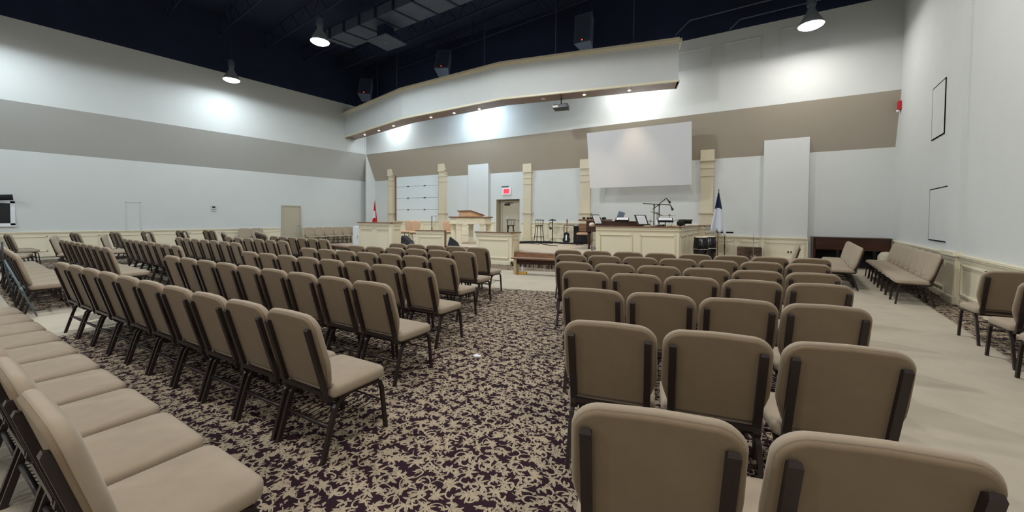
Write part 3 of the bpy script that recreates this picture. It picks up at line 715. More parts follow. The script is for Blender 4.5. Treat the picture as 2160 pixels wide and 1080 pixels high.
# ------------------------------------------------------------------ stage
SZ = .42
t = thing('stage_platform', 'low beige carpeted stage platform with cream front and brown step', 'stage')
poly = [(-20.3, 11.9), (-15.9, 10.5), (-14.2, 9.6), (-13.5, 8.36), (-11.84, 8.54), (-12.2, 9.1), (-12.0, 9.25), (-10.95, 8.99), (-9.97, 9.46), (-9.9, 9.56), (-8.46, 9.58), (-8.5, 9.5), (-7.31, 9.76), (-7.3, 10.0), (-4.62, 10.37), (-2.6, 10.95), (-2.73, 14.2), (-2.55, 14.25), (-2.5, byy(-2.5, DO-.04)), (-20.3, byy(-20.3, DO-.04))]
b = MB(); b.prism(poly, 0, SZ-.02, 'cream'); b.prism(poly, SZ-.02, SZ, 'beige'); b.build('deck', 'cream', t)
b = MB(); b.prism([(-7.2, 9.82), (-4.62, 10.12), (-4.62, 10.31), (-7.2, 10.01)], .2, .41, 'wood'); b.build('riser', 'wood', t)
b = MB(); b.prism([(-7.15, 9.42), (-4.55, 9.74), (-4.6, 10.15), (-7.2, 9.85)], .15, .2); b.build('step', 'cream', t)
b = MB(); b.prism([(-7.1, 9.47), (-4.55, 9.79), (-4.6, 10.13), (-7.18, 9.83)], .005, .15); b.build('step_base', 'leaf', t)
def panel_wall(name, label, cat, segs, z0, h, th=.10, group=None, capm='wood', endcap=False):
    """segs: list of (p,q,panels); outward side is to the right of p->q"""
    t = thing(name, label, cat, (0, 0, 0), 0, group)
    bb = MB(); bc = MB(); bmn = MB()
    for (p, q, n) in segs:
        p = Vector((*p, 0)); q = Vector((*q, 0)); d = q-p; L = d.length; d.normalize(); nr = Vector((d.y, -d.x, 0))
        Tm = Matrix((d, nr, Vector((0, 0, 1)))).transposed().to_4x4(); Tm.translation = p+Vector((0, 0, z0))
        bb.box(0, L, -th, 0, 0, h-.02, T=Tm)
        bmn.box(-.0, L, 0, .03, h-.11, h-.02, T=Tm); bmn.box(0, L, 0, .045, h-.05, h-.02, T=Tm)
        bmn.box(0, L, 0, .015, 0, .1, T=Tm)
        w = L/n
        for k in range(n):
            a, c = k*w+.1, (k+1)*w-.1; z1, z2 = .2, h-.22
            if c-a < .12: continue
            for (x0, x1, q0, q1) in ((a, c, z1, z1+.03), (a, c, z2-.03, z2), (a, a+.03, z1, z2), (c-.03, c, z1, z2)): bmn.box(x0, x1, -.001, .024, q0, q1, T=Tm)
        bc.box(-.02, L+.02, -th-.03, .06, h-.02, h+.012, T=Tm)
        if endcap: bc.box(L-.0, L+.03, -th-.01, .02, 0, h, T=Tm)
    bb.build('body', 'cream', t); bmn.build('panel_moulding', 'cream', t); bc.build('cap', capm, t)
    return t
panel_wall('panelled_screen', 'tallest cream panelled screen with brown cap, left front corner of the stage', 'panelled stage rail', [((-13.5, 8.2), (-11.7, 8.4), 2), ((-11.7, 8.4), (-12.12, 9.12), 1)], 0, 1.3)
panel_wall('panelled_screen', 'small cream panelled screen with brown edge, left of the pulpit opening', 'panelled stage rail', [((-10.9, 8.86), (-9.93, 9.33), 1)], 0, 1.04, endcap=True)
panel_wall('stage_kerb', 'low cream kerb with brown cap between the two short screens', 'kerb', [((-9.9, 9.44), (-8.48, 9.46), 1)], 0, .48)
panel_wall('panelled_screen', 'cream panelled screen with brown cap right of the pulpit opening', 'panelled stage rail', [((-8.46, 9.36), (-7.19, 9.64), 1), ((-7.19, 9.64), (-7.32, 10.25), 1)], 0, 1.04)
panel_wall('musician_pen', 'long cream panelled pen around piano and drums with brown cap', 'panelled stage rail', [((-4.6, 10.25), (-2.47, 10.84), 2), ((-2.47, 10.84), (-2.6, 14.1), 3), ((-2.6, 14.1), (-2.44, 14.12), 1), ((-2.44, 14.12), (-2.4, 15.7), 1)], 0, 1.285)
t = thing('storage_cabinet', 'narrow light grey cabinet standing left behind the tallest panelled screen', 'cabinet', (-14.6, 9.0, 0), -.15)
b = MB(); b.box(-.3, .3, -.25, .25, 0, 1.12, bev=.01); b.build('body', 'white', t)
b = MB(); b.box(.2, .22, -.27, -.25, .6, .75); b.build('handle', 'chrome', t)

# kneeler benches
def bench(p, q, label, d=.3, h=.45):
    p = Vector((*p, 0)); q = Vector((*q, 0)); e = q-p; L = e.length; rz = math.atan2(e.y, e.x)
    t = thing('kneeler_bench', label, 'bench', p, rz, 'brown kneeler benches before the stage')
    b = MB(); b.box(-.05, L+.05, -d/2, d/2, h-.035, h, bev=.006); b.build('seat_board', 'wood', t)
    for x in (.05, L-.05): b = MB(); b.box(x-.035, x+.035, -d/2+.03, d/2-.03, 0, h-.035); b.build('leg', 'lightleg', t)
    b = MB(); b.box(.08, L-.08, -.02, .02, h-.17, h-.035); b.build('apron', 'darkwood', t)
MT['lightleg'] = mat('bench_leg', (176, 160, 130), .6)
bench((-6.02, 8.2), (-3.3, 9.05), 'brown topped kneeler bench in front of the stage step')
bench((-14.2, 7.5), (-11.9, 7.25), 'brown topped kneeler bench in front of the tallest panelled screen')
t = thing('tissue_box', 'yellow tissue box with white tissue on floor by the kneeler leg', 'tissue box', (-5.83, 8.3, 0), .3)
b = MB(); b.box(-.12, .12, -.06, .06, 0, .07, bev=.004); b.build('box', 'yellow', t)
b = MB(); b.lathe([(0, .25), (.02, .2), (.035, .12), (.03, .07)], (0, 0, 0), 7, smooth=False); b.build('tissue', 'paper', t)
b = MB(); b.prism([(-.05, -.02), (.0, -.04), (.05, -.01), (.03, .03), (-.01, .02), (-.03, .05)], 0, .012); o = b.build('paper_scrap', 'paper', loc=(-2.73, 3.05, .004)); tag(o, 'small white scrap of paper on the patterned carpet by the chair leg', 'paper scrap')

# ------------------------------------------------------------------ pulpit
t = thing('pulpit', 'cream columned pulpit with brown top and tan slanted desk', 'pulpit', (-11.1, 11.95, SZ), .72)
def trap(w1, w2, d, g=0): return [(-w1/2-g, -d/2-g), (w1/2+g, -d/2-g), (w2/2+g*1.4, -d/2+.35-g*.3), (w2/2+g*1.4, d/2+g), (-w2/2-g*1.4, d/2+g), (-w2/2-g*1.4, -d/2+.35-g*.3)]
b = MB(); b.prism(trap(1.15, 1.75, .8), .84, 1.08); b.prism(trap(1.15, 1.75, .8, .04), .82, .86); b.prism(trap(1.15, 1.75, .8, .02), .86, .885); b.build('apron', 'cream', t)
b = MB(); b.prism(trap(1.15, 1.75, .8, .05), 1.08, 1.13); b.build('top', 'wood', t)
b = MB()
vs = [b.bm.verts.new(p) for p in ((-.48, -.3, 1.13), (.48, -.3, 1.13), (.48, .3, 1.13), (-.48, .3, 1.13), (-.48, -.3, 1.36), (.48, -.3, 1.36), (.48, .3, 1.19), (-.48, .3, 1.19))]
for q in ((3, 2, 1, 0), (4, 5, 6, 7), (0, 1, 5, 4), (1, 2, 6, 5), (2, 3, 7, 6), (3, 0, 4, 7)): b.bm.faces.new([vs[i] for i in q])
dk = b.build('desk', 'lightwood', t); dk.rotation_euler.z = -.95
b = MB(); vs = [b.bm.verts.new(p) for p in ((-.54, -.36, 1.362), (.54, -.36, 1.362), (.54, .36, 1.175), (-.54, .36, 1.175), (-.54, -.36, 1.39), (.54, -.36, 1.39), (.54, .36, 1.2), (-.54, .36, 1.2))]
for q in ((3, 2, 1, 0), (4, 5, 6, 7), (0, 1, 5, 4), (1, 2, 6, 5), (2, 3, 7, 6), (3, 0, 4, 7)): b.bm.faces.new([vs[i] for i in q])
b.build('desk_board', 'wood', dk)
for (x, y) in ((-.48, -.28), (.48, -.28), (-.74, .05), (.74, .05), (.0, .2)):
    b = MB(); s_ = .1
    b.box(x-s_, x+s_, y-s_, y+s_, .05, .82); b.box(x-s_-.03, x+s_+.03, y-s_-.03, y+s_+.03, 0, .1); b.box(x-s_-.03, x+s_+.03, y-s_-.03, y+s_+.03, .76, .83); b.box(x-s_-.015, x+s_+.015, y-s_-.015, y+s_+.015, .60, .625)
    b.build('column', 'cream', t)

# ------------------------------------------------------------------ stage chairs (rounded backs)
def banquet(label, loc, rz, group):
    t = thing('banquet_chair', label, 'chair', loc, rz, group)
    b = MB(); b.pillow(rrect(-.22, .22, -.2, .24, [.05, .08, .08, .05], 5), [(.01, .40), (0, .42), (0, .44), (.01, .46), (.04, .475), (.1, .48)]); b.build('seat', 'bfab', t)
    half = [(.13, 0), (.15, .05), (.175, .15), (.2, .27), (.205, .34), (.19, .41), (.15, .455), (.08, .48), (0, .485)]
    ol = half+[(-x, y) for x, y in half[-2::-1]]
    f = lambda u, v, w: (u, -.2-.16*v+w*.95, .47+v*.97+w*.2)
    b = MB(); b.pillow(ol, [(.015, -.03), (0, -.02), (0, .01), (.01, .02), (.05, .026)], fn=f); b.build('backrest', 'bfab', t)
    for sx in (-1, 1):
        for sy in (-1, 1):
            b = MB(); b.tube([(sx*.19, sy*.17, .40), (sx*.21, sy*.22, 0)], .013, 6); b.build('leg', 'frame', t)
    b = MB(); b.box(-.2, .2, -.18, .2, .38, .405); b.tube([(-.2, .18, .36), (.2, .18, .36)], .01, 5); b.build('seat_frame', 'frame', t)
MT['bfab'] = mat('tan_fabric', (178, 148, 122), .9, spec=.2, noise=.04, bump=.2, bscale=400)
banquet('tan rounded-back chair on stage, left one of the pair behind the tall screen', (-14.15, 10.95, SZ), PI+.4, 'tan rounded-back chairs on stage')
banquet('tan rounded-back chair on stage, brightest, right one of the pair', (-13.3, 10.75, SZ), PI+.75, 'tan rounded-back chairs on stage')
banquet('tan rounded-back chair on stage just left of the pulpit', (-12.6, 12.0, SZ), PI+.75, 'tan rounded-back chairs on stage')
t = thing('side_chair', 'tan straight-backed chair on stage left of the musician pen', 'chair', (-6.8, 14.0, SZ), 1.8)
b = MB(); b.pillow(rrect(-.24, .24, -.22, .26, .05, 4), [(.01, .42), (0, .44), (0, .48), (.015, .505), (.06, .515)]); b.build('seat', 'bfab', t)
b = MB(); b.pillow(rrect(-.24, .24, 0, .6, [.02, .06, .06, .02], 5), [(.01, -.04), (0, -.03), (0, .02), (.02, .035)], fn=lambda u, v, w: (u, -.24-.15*v+w, .5+v)); b.build('backrest', 'bfab', t)
for sx in (-1, 1):
    for sy in (-1, 1):
        b = MB(); b.tube([(sx*.21, sy*.19, .43), (sx*.22, sy*.23, 0)], .014, 6); b.build('leg', 'frame', t)

MT['wedgeblack'] = mat('wedge_black', (34, 38, 48), .6)
# monitor wedges
def wedge(label, loc, rz):
    t = thing('monitor_wedge', label, 'stage monitor', loc, rz, 'black wedge monitors on the stage edge')
    f = lambda x: [(x, -.22, 0), (x, .24, 0), (x, .14, .36), (x, -.16, .12)]
    b = MB(); A = [b.bm.verts.new(p) for p in f(-.3)]; B = [b.bm.verts.new(p) for p in f(.3)]
    b.bm.faces.new(A); b.bm.faces.new(B[::-1])
    for k in range(4): b.bm.faces.new([A[k], B[k], B[(k+1) % 4], A[(k+1) % 4]])
    b.build('cabinet', 'wedgeblack', t)
    b = MB(); b.quad([(-.26, -.165, .128), (.26, -.165, .128), (.26, .12, .352), (-.26, .12, .352)]); b.build('grille', 'blackcloth', t)
wedge('dark wedge monitor on stage right of the tallest panelled screen', (-12.35, 9.6, SZ), 2.2)
wedge('black wedge monitor on stage tucked behind the small panelled screen', (-10.35, 10.2, SZ), 2.4)

# ------------------------------------------------------------------ stools, stands
def stool(label, loc, rz):
    t = thing('bar_stool', label, 'bar stool', loc, rz, 'black bar stools on stage')
    b = MB(); b.lathe([(0, .78), (.17, .775), (.185, .76), (.18, .74), (0, .735)], seg=20); b.build('seat', 'blackmetal', t)
    for k in range(4):
        a = PI/4+k*PI/2; b = MB(); b.tube([(.14*math.cos(a), .14*math.sin(a), .75), (.25*math.cos(a), .25*math.sin(a), 0)], .016, 6); b.build('leg', 'blackmetal', t)
    b = MB(); b.tube([(.205*math.cos(x), .205*math.sin(x), .27) for x in [2*PI*k/16 for k in range(17)]], .008, 5, cap=False); b.build('foot_ring', 'blackmetal', t)
    b = MB()
    for k in range(5):
        a = PI+PI*(k/4)*.8+.314; b.tube([(.165*math.cos(a), .165*math.sin(a), .76), (.2*math.cos(a), .2*math.sin(a), 1.0)], .009, 5)
    b.tube([(.205*math.cos(a), .205*math.sin(a), 1.0) for a in [PI+.314+PI*.8*k/8 for k in range(9)]], .016, 6); b.build('backrest', 'blackmetal', t)
stool('black bar stool with spindle back in the open middle of the stage', (-8.95, 14.0, SZ), PI+.2)
stool('black bar stool half hidden behind the screen right of the pulpit', (-9.75, 13.0, SZ), PI+.5)
def tripod(b, x, y, z, r=.25, h=.2, rot=0, m=None):
    for k in range(3):
        a = rot+k*2*PI/3; b.tube([(x, y, z+h), (x+r*math.cos(a), y+r*math.sin(a), z+.012)], .01, 5, m)
def mic_stand(label, loc, h, tip, group, boom=None, base='tripod', cable=False):
    t = thing('microphone_stand', label, 'microphone stand', loc, 0, group)
    b = MB()
    if base == 'tripod': tripod(b, 0, 0, 0, .26, .18, .3)
    else: b.lathe([(0, .03), (.12, .025), (.13, 0)], seg=20)
    b.build('base', 'blackmetal', t)
    b = MB(); b.tube([(0, 0, .02), (0, 0, h)], .016, 8); b.tube([(0, 0, h*.5), (0, 0, h*.62)], .022, 8); b.build('pole', 'blackmetal', t)
    if boom:
        b = MB(); b.tube([boom[0], boom[1]], .014, 6); b.tube([(0, 0, h-.04), (0, 0, h+.03)], .024, 8); b.build('boom', 'blackmetal', t); s_ = Vector(boom[1])
    else: s_ = Vector((0, 0, h))
    e = Vector(tip); m_ = s_.lerp(e, .55)
    b = MB(); b.tube([s_, m_, e], [.016, .018, .03], 8); b.lathe([(0, -.045), (.032, -.025), (.038, 0), (.032, .025), (0, .045)], tuple(e), 10); b.build('microphone', 'micgrey' if not boom else 'blackmetal', t)
    if cable:
        b = MB(); b.tube([e, e+Vector((.06, 0, -.1)), (.08, 0, h*.6), (.02, 0, .3)], .004, 4); b.build('cable', 'blackmetal', t)
MT['micgrey'] = mat('silver_mic', (190, 190, 195), .35, metal=.5)
mic_stand('straight black microphone stand with silver microphone behind the small screen', (-11.3, 9.95, SZ), 1.14, (.16, .05, 1.16), 'straight microphone stands', cable=True)
mic_stand('straight black microphone stand with silver microphone right of the pulpit', (-8.1, 10.6, SZ), 1.0, (.04, -.04, 1.07), 'straight microphone stands')
mic_stand('black boom microphone stand with long level boom over the drums', (-3.62, 12.5, SZ), 1.54, (.56, 0, 1.39), 'boom microphone stands', boom=((-.36, 0, 1.585), (.5, -.02, 1.53)))
mic_stand('black boom microphone stand with raised boom over the drums', (-3.53, 12.75, SZ), 1.54, (.32, 0, 1.62), 'boom microphone stands', boom=((-.2, 0, 1.40), (.22, 0, 1.76)))
def music_stand(label, loc, rz, h, tilt=.9, w=.5, sheet=None, mat_='blackmetal'):
    t = thing('music_stand', label, 'music stand', loc, rz)
    b = MB(); tripod(b, 0, 0, 0, .28, .2, .5); b.build('base', mat_, t)
    b = MB(); b.tube([(0, 0, .1), (0, 0, h)], .013, 8); b.tube([(0, 0, h*.45), (0, 0, h*.6)], .018, 8); b.build('pole', mat_, t)
    R = Matrix.Translation((0, 0, h)) @ Matrix.Rotation(tilt, 4, 'X')
    b = MB(); b.box(-w/2, w/2, -.01, .0, -.02, .32, T=R); b.box(-w/2, w/2, -.06, 0, -.03, -.015, T=R); b.build('desk', mat_, t)
    if sheet:
        b = MB(); b.box(-sheet/2, sheet/2, -.016, -.011, -.012, .29, T=R); p = b.build('sheet_music', 'paper', t)
        b = MB()
        for k in range(7): b.box(-sheet/2+.03, sheet/2-.03, -.0175, -.0165, .03+k*.035, .036+k*.035, T=R)
        b.build('print', 'print', p)
music_stand('black music stand with flat desk in front of the right wainscot', (-1.94, 15.1, 0), .1, 1.08, PI/2-.02, .52)
music_stand('black music stand with white sheet at the right of the piano', (-3.6, 11.35, SZ), 1.0, .92, -.5, .42, .3)
music_stand('black music stand turned edge-on with white sheet at the left of the pen', (-4.95, 11.2, SZ), 1.3, .92, -.45, .36, .3)
music_stand('low music stand with a white sheet lying flat before the piano', (-4.3, 11.5, SZ), .3, 1.0, -1.2, .42, .34)
music_stand('low music stand with white sheet lying flat before the drums', (-3.0, 11.5, SZ), .3, 1.0, -1.2, .42, .36)
music_stand('black music stand with wide flat desk near the right end of the pen', (-2.98, 13.85, SZ), .3, .99, 1.3, .42)
t = thing('music_board', 'tilted slate-blue board with white sheet standing on the piano', 'board', (-4.85, 12.55, 1.3), 0)
Rb = Matrix.Rotation(.28, 4, 'Y') @ Matrix.Rotation(-.2, 4, 'X')
b = MB(); b.box(-.11, .11, -.01, .01, 0, .46, T=Rb); b.build('board', 'bluebook', t)
b = MB(); b.box(-.09, .05, -.016, -.011, .02, .2, T=Rb); b.build('sheet', 'paper', t)
# stand with headphones and umbrella-like top
t = thing('instrument_stand', 'black upright stand with small tilted top and hanging headphones', 'stand', (-8.6, 14.55, SZ))
b = MB(); tripod(b, 0, 0, 0, .26, .16); b.build('base', 'blackmetal', t)
b = MB(); b.tube([(0, 0, .05), (0, 0, 1.0)], .022, 8); b.build('pole', 'blackmetal', t)
b = MB(); b.lathe([(0, 1.06), (.06, 1.04), (.2, .985), (.2, .975), (.05, 1.0), (0, 1.0)], seg=8, smooth=False); b.build('top', 'blackmetal', t)
b = MB(); b.tube([(-.04+.1*math.cos(a)-.03, -.03, .78+.12*math.sin(a)) for a in [PI*k/8+.0 for k in range(-2, 12)]], .014, 6); b.box(-.12, -.03, -.06, .0, .58, .68, bev=.01); b.build('headphones', 'blackmetal', t)
# rack frame, guitar, amp
t = thing('tubular_rack', 'black tubular inverted-U rack standing beside the amplifier', 'rack', (-7.9, 14.8, SZ), .1)
b = MB(); b.tube(arc([(-.24, 0, 0), (-.24, 0, .78), (.24, 0, .78), (.24, 0, 0)]), .016, 8); b.build('frame', 'blackmetal', t)
for sx in (-.24, .24): b = MB(); b.tube([(sx, -.2, .02), (sx, .2, .02)], .016, 6); b.build('foot', 'blackmetal', t)
t = thing('guitar', 'dark guitar leaning in the tubular rack on stage', 'guitar', (-7.9, 14.55, SZ), .2)
ol = [(.1, 0), (.16, .06), (.165, .16), (.12, .24), (.13, .33), (.11, .41), (.05, .45)]; ol = [(0, -.02)]+ol+[(-x, y) for x, y in ol[::-1]]
f = lambda u, v, w: (u, w+.12*v, v+.03)
b = MB(); b.pillow(ol, [(.006, -.04), (0, -.03), (0, .03), (.006, .04)], fn=f); b.build('body', 'gloss', t)
b = MB(); b.box(-.022, .022, -.03, -.005, .4, .92, T=Matrix.Rotation(-.12, 4, 'X')); b.box(-.035, .035, -.025, 0, .9, 1.05, T=Matrix.Rotation(-.12, 4, 'X')); b.build('neck', 'wood', t)
b = MB(); b.box(-.03, .03, -.05, -.045, .12, .36, T=Matrix.Rotation(-.12, 4, 'X')); b.build('pickguard', 'white', t)
t = thing('amplifier', 'black box amplifier on stage behind the tan side chair', 'amplifier', (-7.3, 14.85, SZ), .1)
b = MB(); b.box(-.32, .32, -.2, .2, .02, .76, bev=.015); b.build('cabinet', 'gloss', t)
b = MB(); b.box(-.28, .28, -.205, -.2, .06, .58); b.build('grille', 'blackcloth', t)
b = MB(); b.box(-.2, .25, -.1, .1, .76, .8); b.build('top_tray', 'print', t)
b = MB(); b.box(-.12, .2, -.212, -.205, .42, .46); b.build('badge', 'wire', t)
def cable(pts, label, r=.018):
    P = [Vector((x, y, SZ+r+.001)) for x, y in pts]; out = []
    for i in range(len(P)-1):
        for k in range(6):
            q = P[i].lerp(P[i+1], k/6); q.x += random.uniform(-.03, .03); q.y += random.uniform(-.05, .05); out.append(q)
    b = MB(); b.tube(out, r, 6); o = b.build('cable', 'blackcloth'); tag(o, label, 'cable', 'black cables on the stage floor')
cable([(-9.9, 13.3), (-9.3, 14.2), (-8.8, 14.6), (-8.2, 14.3), (-7.4, 14.2), (-6.9, 14.3)], 'thick black cable bundle along the stage wall foot', .03)
cable([(-9.5, 13.0), (-9.0, 13.4), (-8.4, 13.1), (-8.7, 13.7), (-7.8, 12.9), (-7.3, 12.8)], 'black cable snaking toward the stage front from the stool', .014)
cable([(-9.2, 13.8), (-8.3, 14.0), (-8.5, 14.4), (-7.6, 14.0), (-7.9, 14.3), (-7.0, 14.15)], 'tangled black cable under the guitar and amplifier', .022)
cable([(-9.9, 12.5), (-9.4, 12.8), (-9.0, 13.9), (-8.4, 13.85)], 'black cable loop by the bar stool feet', .02)

# ------------------------------------------------------------------ piano
t = thing('grand_piano', 'dark brown grand piano inside the musician pen', 'piano', (-5.95, 13.1, SZ), .05)
ol = [(0, -.75), (0, .75), (.5, .75), (1.0, .62), (1.3, .30), (1.62, .12), (1.85, -.15), (1.9, -.45), (1.75, -.70), (1.4, -.75)]
b = MB(); b.prism(ol, .62, .98); b.build('case', 'darkwood', t)
ol2 = [(x+(.02 if x > .9 else -.02), y*1.03) for x, y in ol]
b = MB(); b.prism(ol2, .98, 1.0); b.build('lid', 'darkwood', t)
b = MB(); b.box(-.28, 0, -.75, .75, .62, .80); b.box(-.28, 0, -.75, -.68, .8, .9); b.box(-.28, 0, .68, .75, .8, .9); b.build('key_slip', 'wood', t)
b = MB(); b.box(-.26, -.06, -.66, .66, .8, .815); b.build('keys', 'white', t)
b = MB(); b.box(-.3, .42, -.77, .77, .99, 1.06, bev=.01); b.build('fallboard', 'wood', t)
for (x, y) in ((.05, -.6), (.05, .6), (1.6, -.35)):
    b = MB(); b.tube([(x, y, .62), (x, y, .5), (x, y, .05), (x, y, 0)], [.075, .05, .04, .05], 8); b.build('leg', 'darkwood', t)
b = MB(); b.box(.2, .3, -.12, .12, .08, .62); b.build('pedal_lyre', 'darkwood', t)
b = MB()
for k in range(7): b.lathe([(0, .08), (.05, .06), (.06, .03), (.04, 0)], (-.2+k*.13+random.uniform(-.03, .03), random.uniform(-.5, -.2), 1.06), 8, smooth=False)
o = b.build('clutter', 'blackcloth', None); o.location = (-5.95, 13.1, SZ); tag(o, 'small dark jumble of gear lying on the piano top', 'gear', kind='stuff')
t = thing('desk_lamp', 'small cream disc on a thin stand at the pen corner', 'small lamp', (-5.35, 11.6, SZ))
b = MB(); b.tube([(0, 0, 0), (0, 0, .82)], .01, 6); b.lathe([(0, .02), (.1, .015), (.11, 0)], seg=14); b.build('pole', 'blackmetal', t)
b = MB(); b.lathe([(0, .96), (.08, .93), (.1, .88), (.07, .83), (0, .82)], seg=14); b.build('head', 'skin', t)

# ------------------------------------------------------------------ drum kit
def cymbal(label, loc, tilt, r, h):
    t = thing('cymbal', label, 'cymbal', loc, 0, 'bronze cymbals of the drum kit')
    T = Matrix.Translation((0, 0, h)) @ Matrix.Rotation(tilt, 4, 'Y')
    b = MB(); b.lathe([(0, .035), (.03, .03), (.045, .012), (r*.6, .004), (r, -.008), (r*.6, 0), (.04, .006), (0, .006)], seg=28, T=T); b.build('plate', 'brass', t)
    b = MB(); tripod(b, 0, 0, 0, .25, .3); b.tube([(0, 0, .2), (0, 0, h-.02)], .011, 6); b.build('stand', 'chrome', t)
    b = MB(); b.lathe([(0, .06), (.012, .055), (.014, .035), (0, .03)], seg=8, T=T); b.build('wing_nut', 'blackmetal', t)
cymbal('tilted bronze cymbal behind the boom stands', (-3.72, 13.2, SZ), .38, .24, 1.27)
cymbal('level bronze cymbal right of the boom stands', (-3.27, 13.0, SZ), .0, .22, 1.19)
cymbal('low bronze cymbal just above the pen edge', (-3.8, 12.72, SZ), .05, .17, 1.0)
def drum(label, loc, r, h, z, tilt=0):
    t = thing('drum', label, 'drum', loc, 0, 'drum kit drums in the pen')
    T = Matrix.Translation((0, 0, z)) @ Matrix.Rotation(tilt, 4, 'Y')
    b = MB(); b.lathe([(r*.97, 0), (r, 0), (r, h), (r*.97, h)], seg=24, T=T); b.build('shell', 'gloss', t)
    b = MB(); b.lathe([(0, h), (r*.97, h)], seg=24, T=T); b.build('head', 'skin', t)
    b = MB(); b.lathe([(r+.004, h-.02), (r+.014, h-.02), (r+.014, h+.01), (r*.96, h+.01)], seg=24, T=T); b.lathe([(r+.004, 0), (r+.014, 0), (r+.014, .02), (r+.004, .02)], seg=24, T=T)
    for k in range(8):
        a = k*PI/4; b.box((r+.002)*math.cos(a)-.01, (r+.002)*math.cos(a)+.01, (r+.002)*math.sin(a)-.01, (r+.002)*math.sin(a)+.01, h*.15, h*.85, T=T)
    b.build('hardware', 'chrome', t)
    b = MB(); 
    for k in range(3): a = k*2.1; b.tube([((r-.02)*math.cos(a), (r-.02)*math.sin(a), z+.1), ((r+.05)*math.cos(a), (r+.05)*math.sin(a), 0)], .01, 5)
    b.build('legs', 'chrome', t)
drum('black shelled tom drum left of the drum kit', (-3.35, 12.15, SZ), .2, .26, .64, -.15)
drum('black floor tom at the right of the drum kit', (-2.98, 12.3, SZ), .2, .36, .48, .1)
t = thing('bass_drum', 'bass drum lying on its side behind the toms', 'drum', (-3.62, 13.75, SZ+.3), .4)
Tq = Matrix.Rotation(PI/2, 4, 'X')
b = MB(); b.lathe([(.27, -.2), (.28, -.2), (.28, .2), (.27, .2)], seg=28, T=Tq); b.build('shell', 'gloss', t)
b = MB(); b.lathe([(0, .2), (.27, .2)], seg=28, T=Tq); b.lathe([(0, -.2), (.27, -.2)], seg=28, T=Tq); b.build('head', 'skin', t)
t = thing('drum_hoop', 'thin grey hoop rising above the drum kit', 'hoop', (-3.1, 13.4, SZ+.86))
b = MB(); b.tube([(.2*math.cos(a), 0, .2*math.sin(a)) for a in [2*PI*k/24 for k in range(25)]], .008, 6, cap=False); b.build('ring', 'acryl', t)
b = MB(); b.tube([(0, 0, -.2), (0, 0, -.86)], .012, 6); b.build('post', 'blackmetal', t)
o = MB(); o.lathe([(0, .14), (.08, .12), (.12, .05), (.1, -.04), (0, -.06)], (-2.93, 13.0, SZ+.92), 14); o.tube([(-2.93, 13.0, SZ), (-2.93, 13.0, SZ+.88)], .03, 8); o = o.build('throne_seat', 'blackcloth'); tag(o, 'round black drummer seat beside the hoop', 'stool')

# congas
def conga(label, loc):
    t = thing('conga_drum', label, 'conga drum', loc, 0, 'black congas before the pen')
    b = MB(); b.lathe([(.12, .12), (.15, .25), (.185, .45), (.2, .62), (.19, .8), (.17, .92), (.165, .93)], seg=28); b.build('shell', 'gloss', t)
    b = MB(); b.lathe([(0, .955), (.15, .955), (.168, .94), (.168, .93)], seg=28); b.build('head', 'skin', t)
    b = MB(); b.lathe([(.17, .91), (.182, .91), (.182, .935), (.17, .935)], seg=28); b.build('rim', 'blackmetal', t)
    b = MB(); b.lathe([(.2, .6), (.204, .6), (.204, .62), (.2, .62)], seg=28); b.build('band', 'chrome', t)
    for k in range(5):
        a = k*2*PI/5; b = MB(); b.tube([(.19*math.cos(a), .19*math.sin(a), .9), (.208*math.cos(a), .208*math.sin(a), .72)], .008, 5); b.build('lug', 'chrome', t)
    b = MB()
    for k in range(3): a = k*2.1+.4; b.tube([(.15*math.cos(a), .15*math.sin(a), .3), (.26*math.cos(a), .26*math.sin(a), -.055)], .012, 6)
    b.tube([(.16*math.cos(a), .16*math.sin(a), .3) for a in [2*PI*k/12 for k in range(13)]], .01, 5, cap=False); b.build('stand', 'blackmetal', t)
conga('black conga drum with chrome band, front one of two before the pen', (-2.10, 11.75, .06))
conga('black conga drum with chrome band, rear one of two before the pen', (-1.98, 12.28, .06))

# ------------------------------------------------------------------ flags
def flag(name, label, loc, h, colf, rot=0, W1=.28, side=1):
    t = thing(name, label, 'flag', loc, rot)
    b = MB(); b.lathe([(0, .06), (.03, .055), (.13, .02), (.14, 0)], seg=16); b.build('base', 'wood', t)
    b = MB(); b.tube([(0, 0, .03), (0, 0, h)], .014, 8); b.build('pole', 'wood', t)
    b = MB(); b.lathe([(0, .1), (.012, .06), (.02, .02), (.012, 0)], (0, 0, h), 8); b.build('finial', 'brass', t)
    b = MB(); nz, nu = 18, 14; g = []
    z1, z0 = h-.04, .78*h-.78
    for i in range(nz+1):
        f = i/nz; z = z1+(z0-z1)*f; wd = .03+W1*min(1, f*1.15); ring = []
        for k in range(nu+1):
            u = k/nu; x = -wd*.55+u*wd*1.15; y = -.075-.045*math.sin(u*PI*3.3+f*1.5)*(.3+f)
            zz = z-(.28*abs(u-.45)*f)+(.10 if (f > .9 and k % 5 < 2) else 0)
            ring.append(b.bm.verts.new((x*side, y, zz)))
        g.append(ring)
    for i in range(nz):
        for k in range(nu):
            fc = b.bm.faces.new([g[i][k], g[i][k+1], g[i+1][k+1], g[i+1][k]]); fc.smooth = True; fc.material_index = b.mi(colf(i/nz, k/nu))
    o = b.build('cloth', 'flagwhite', t)
    md = o.modifiers.new('t', 'SOLIDIFY'); md.thickness = .006
    return t
flag('church_flag', 'white flag with navy blue top on a brown pole right of the congas', (-2.0, 14.0, 0), 2.42, lambda f, u: 'navy' if f < .36 else 'flagwhite', .1, .36)
flag('country_flag', 'red and white flag furled on its pole in the far left stage corner', (-19.0, 12.55, SZ), 1.95, lambda f, u: 'red' if (f < .35 or f > .68 or u > .66) else 'flagwhite', .7, .2)

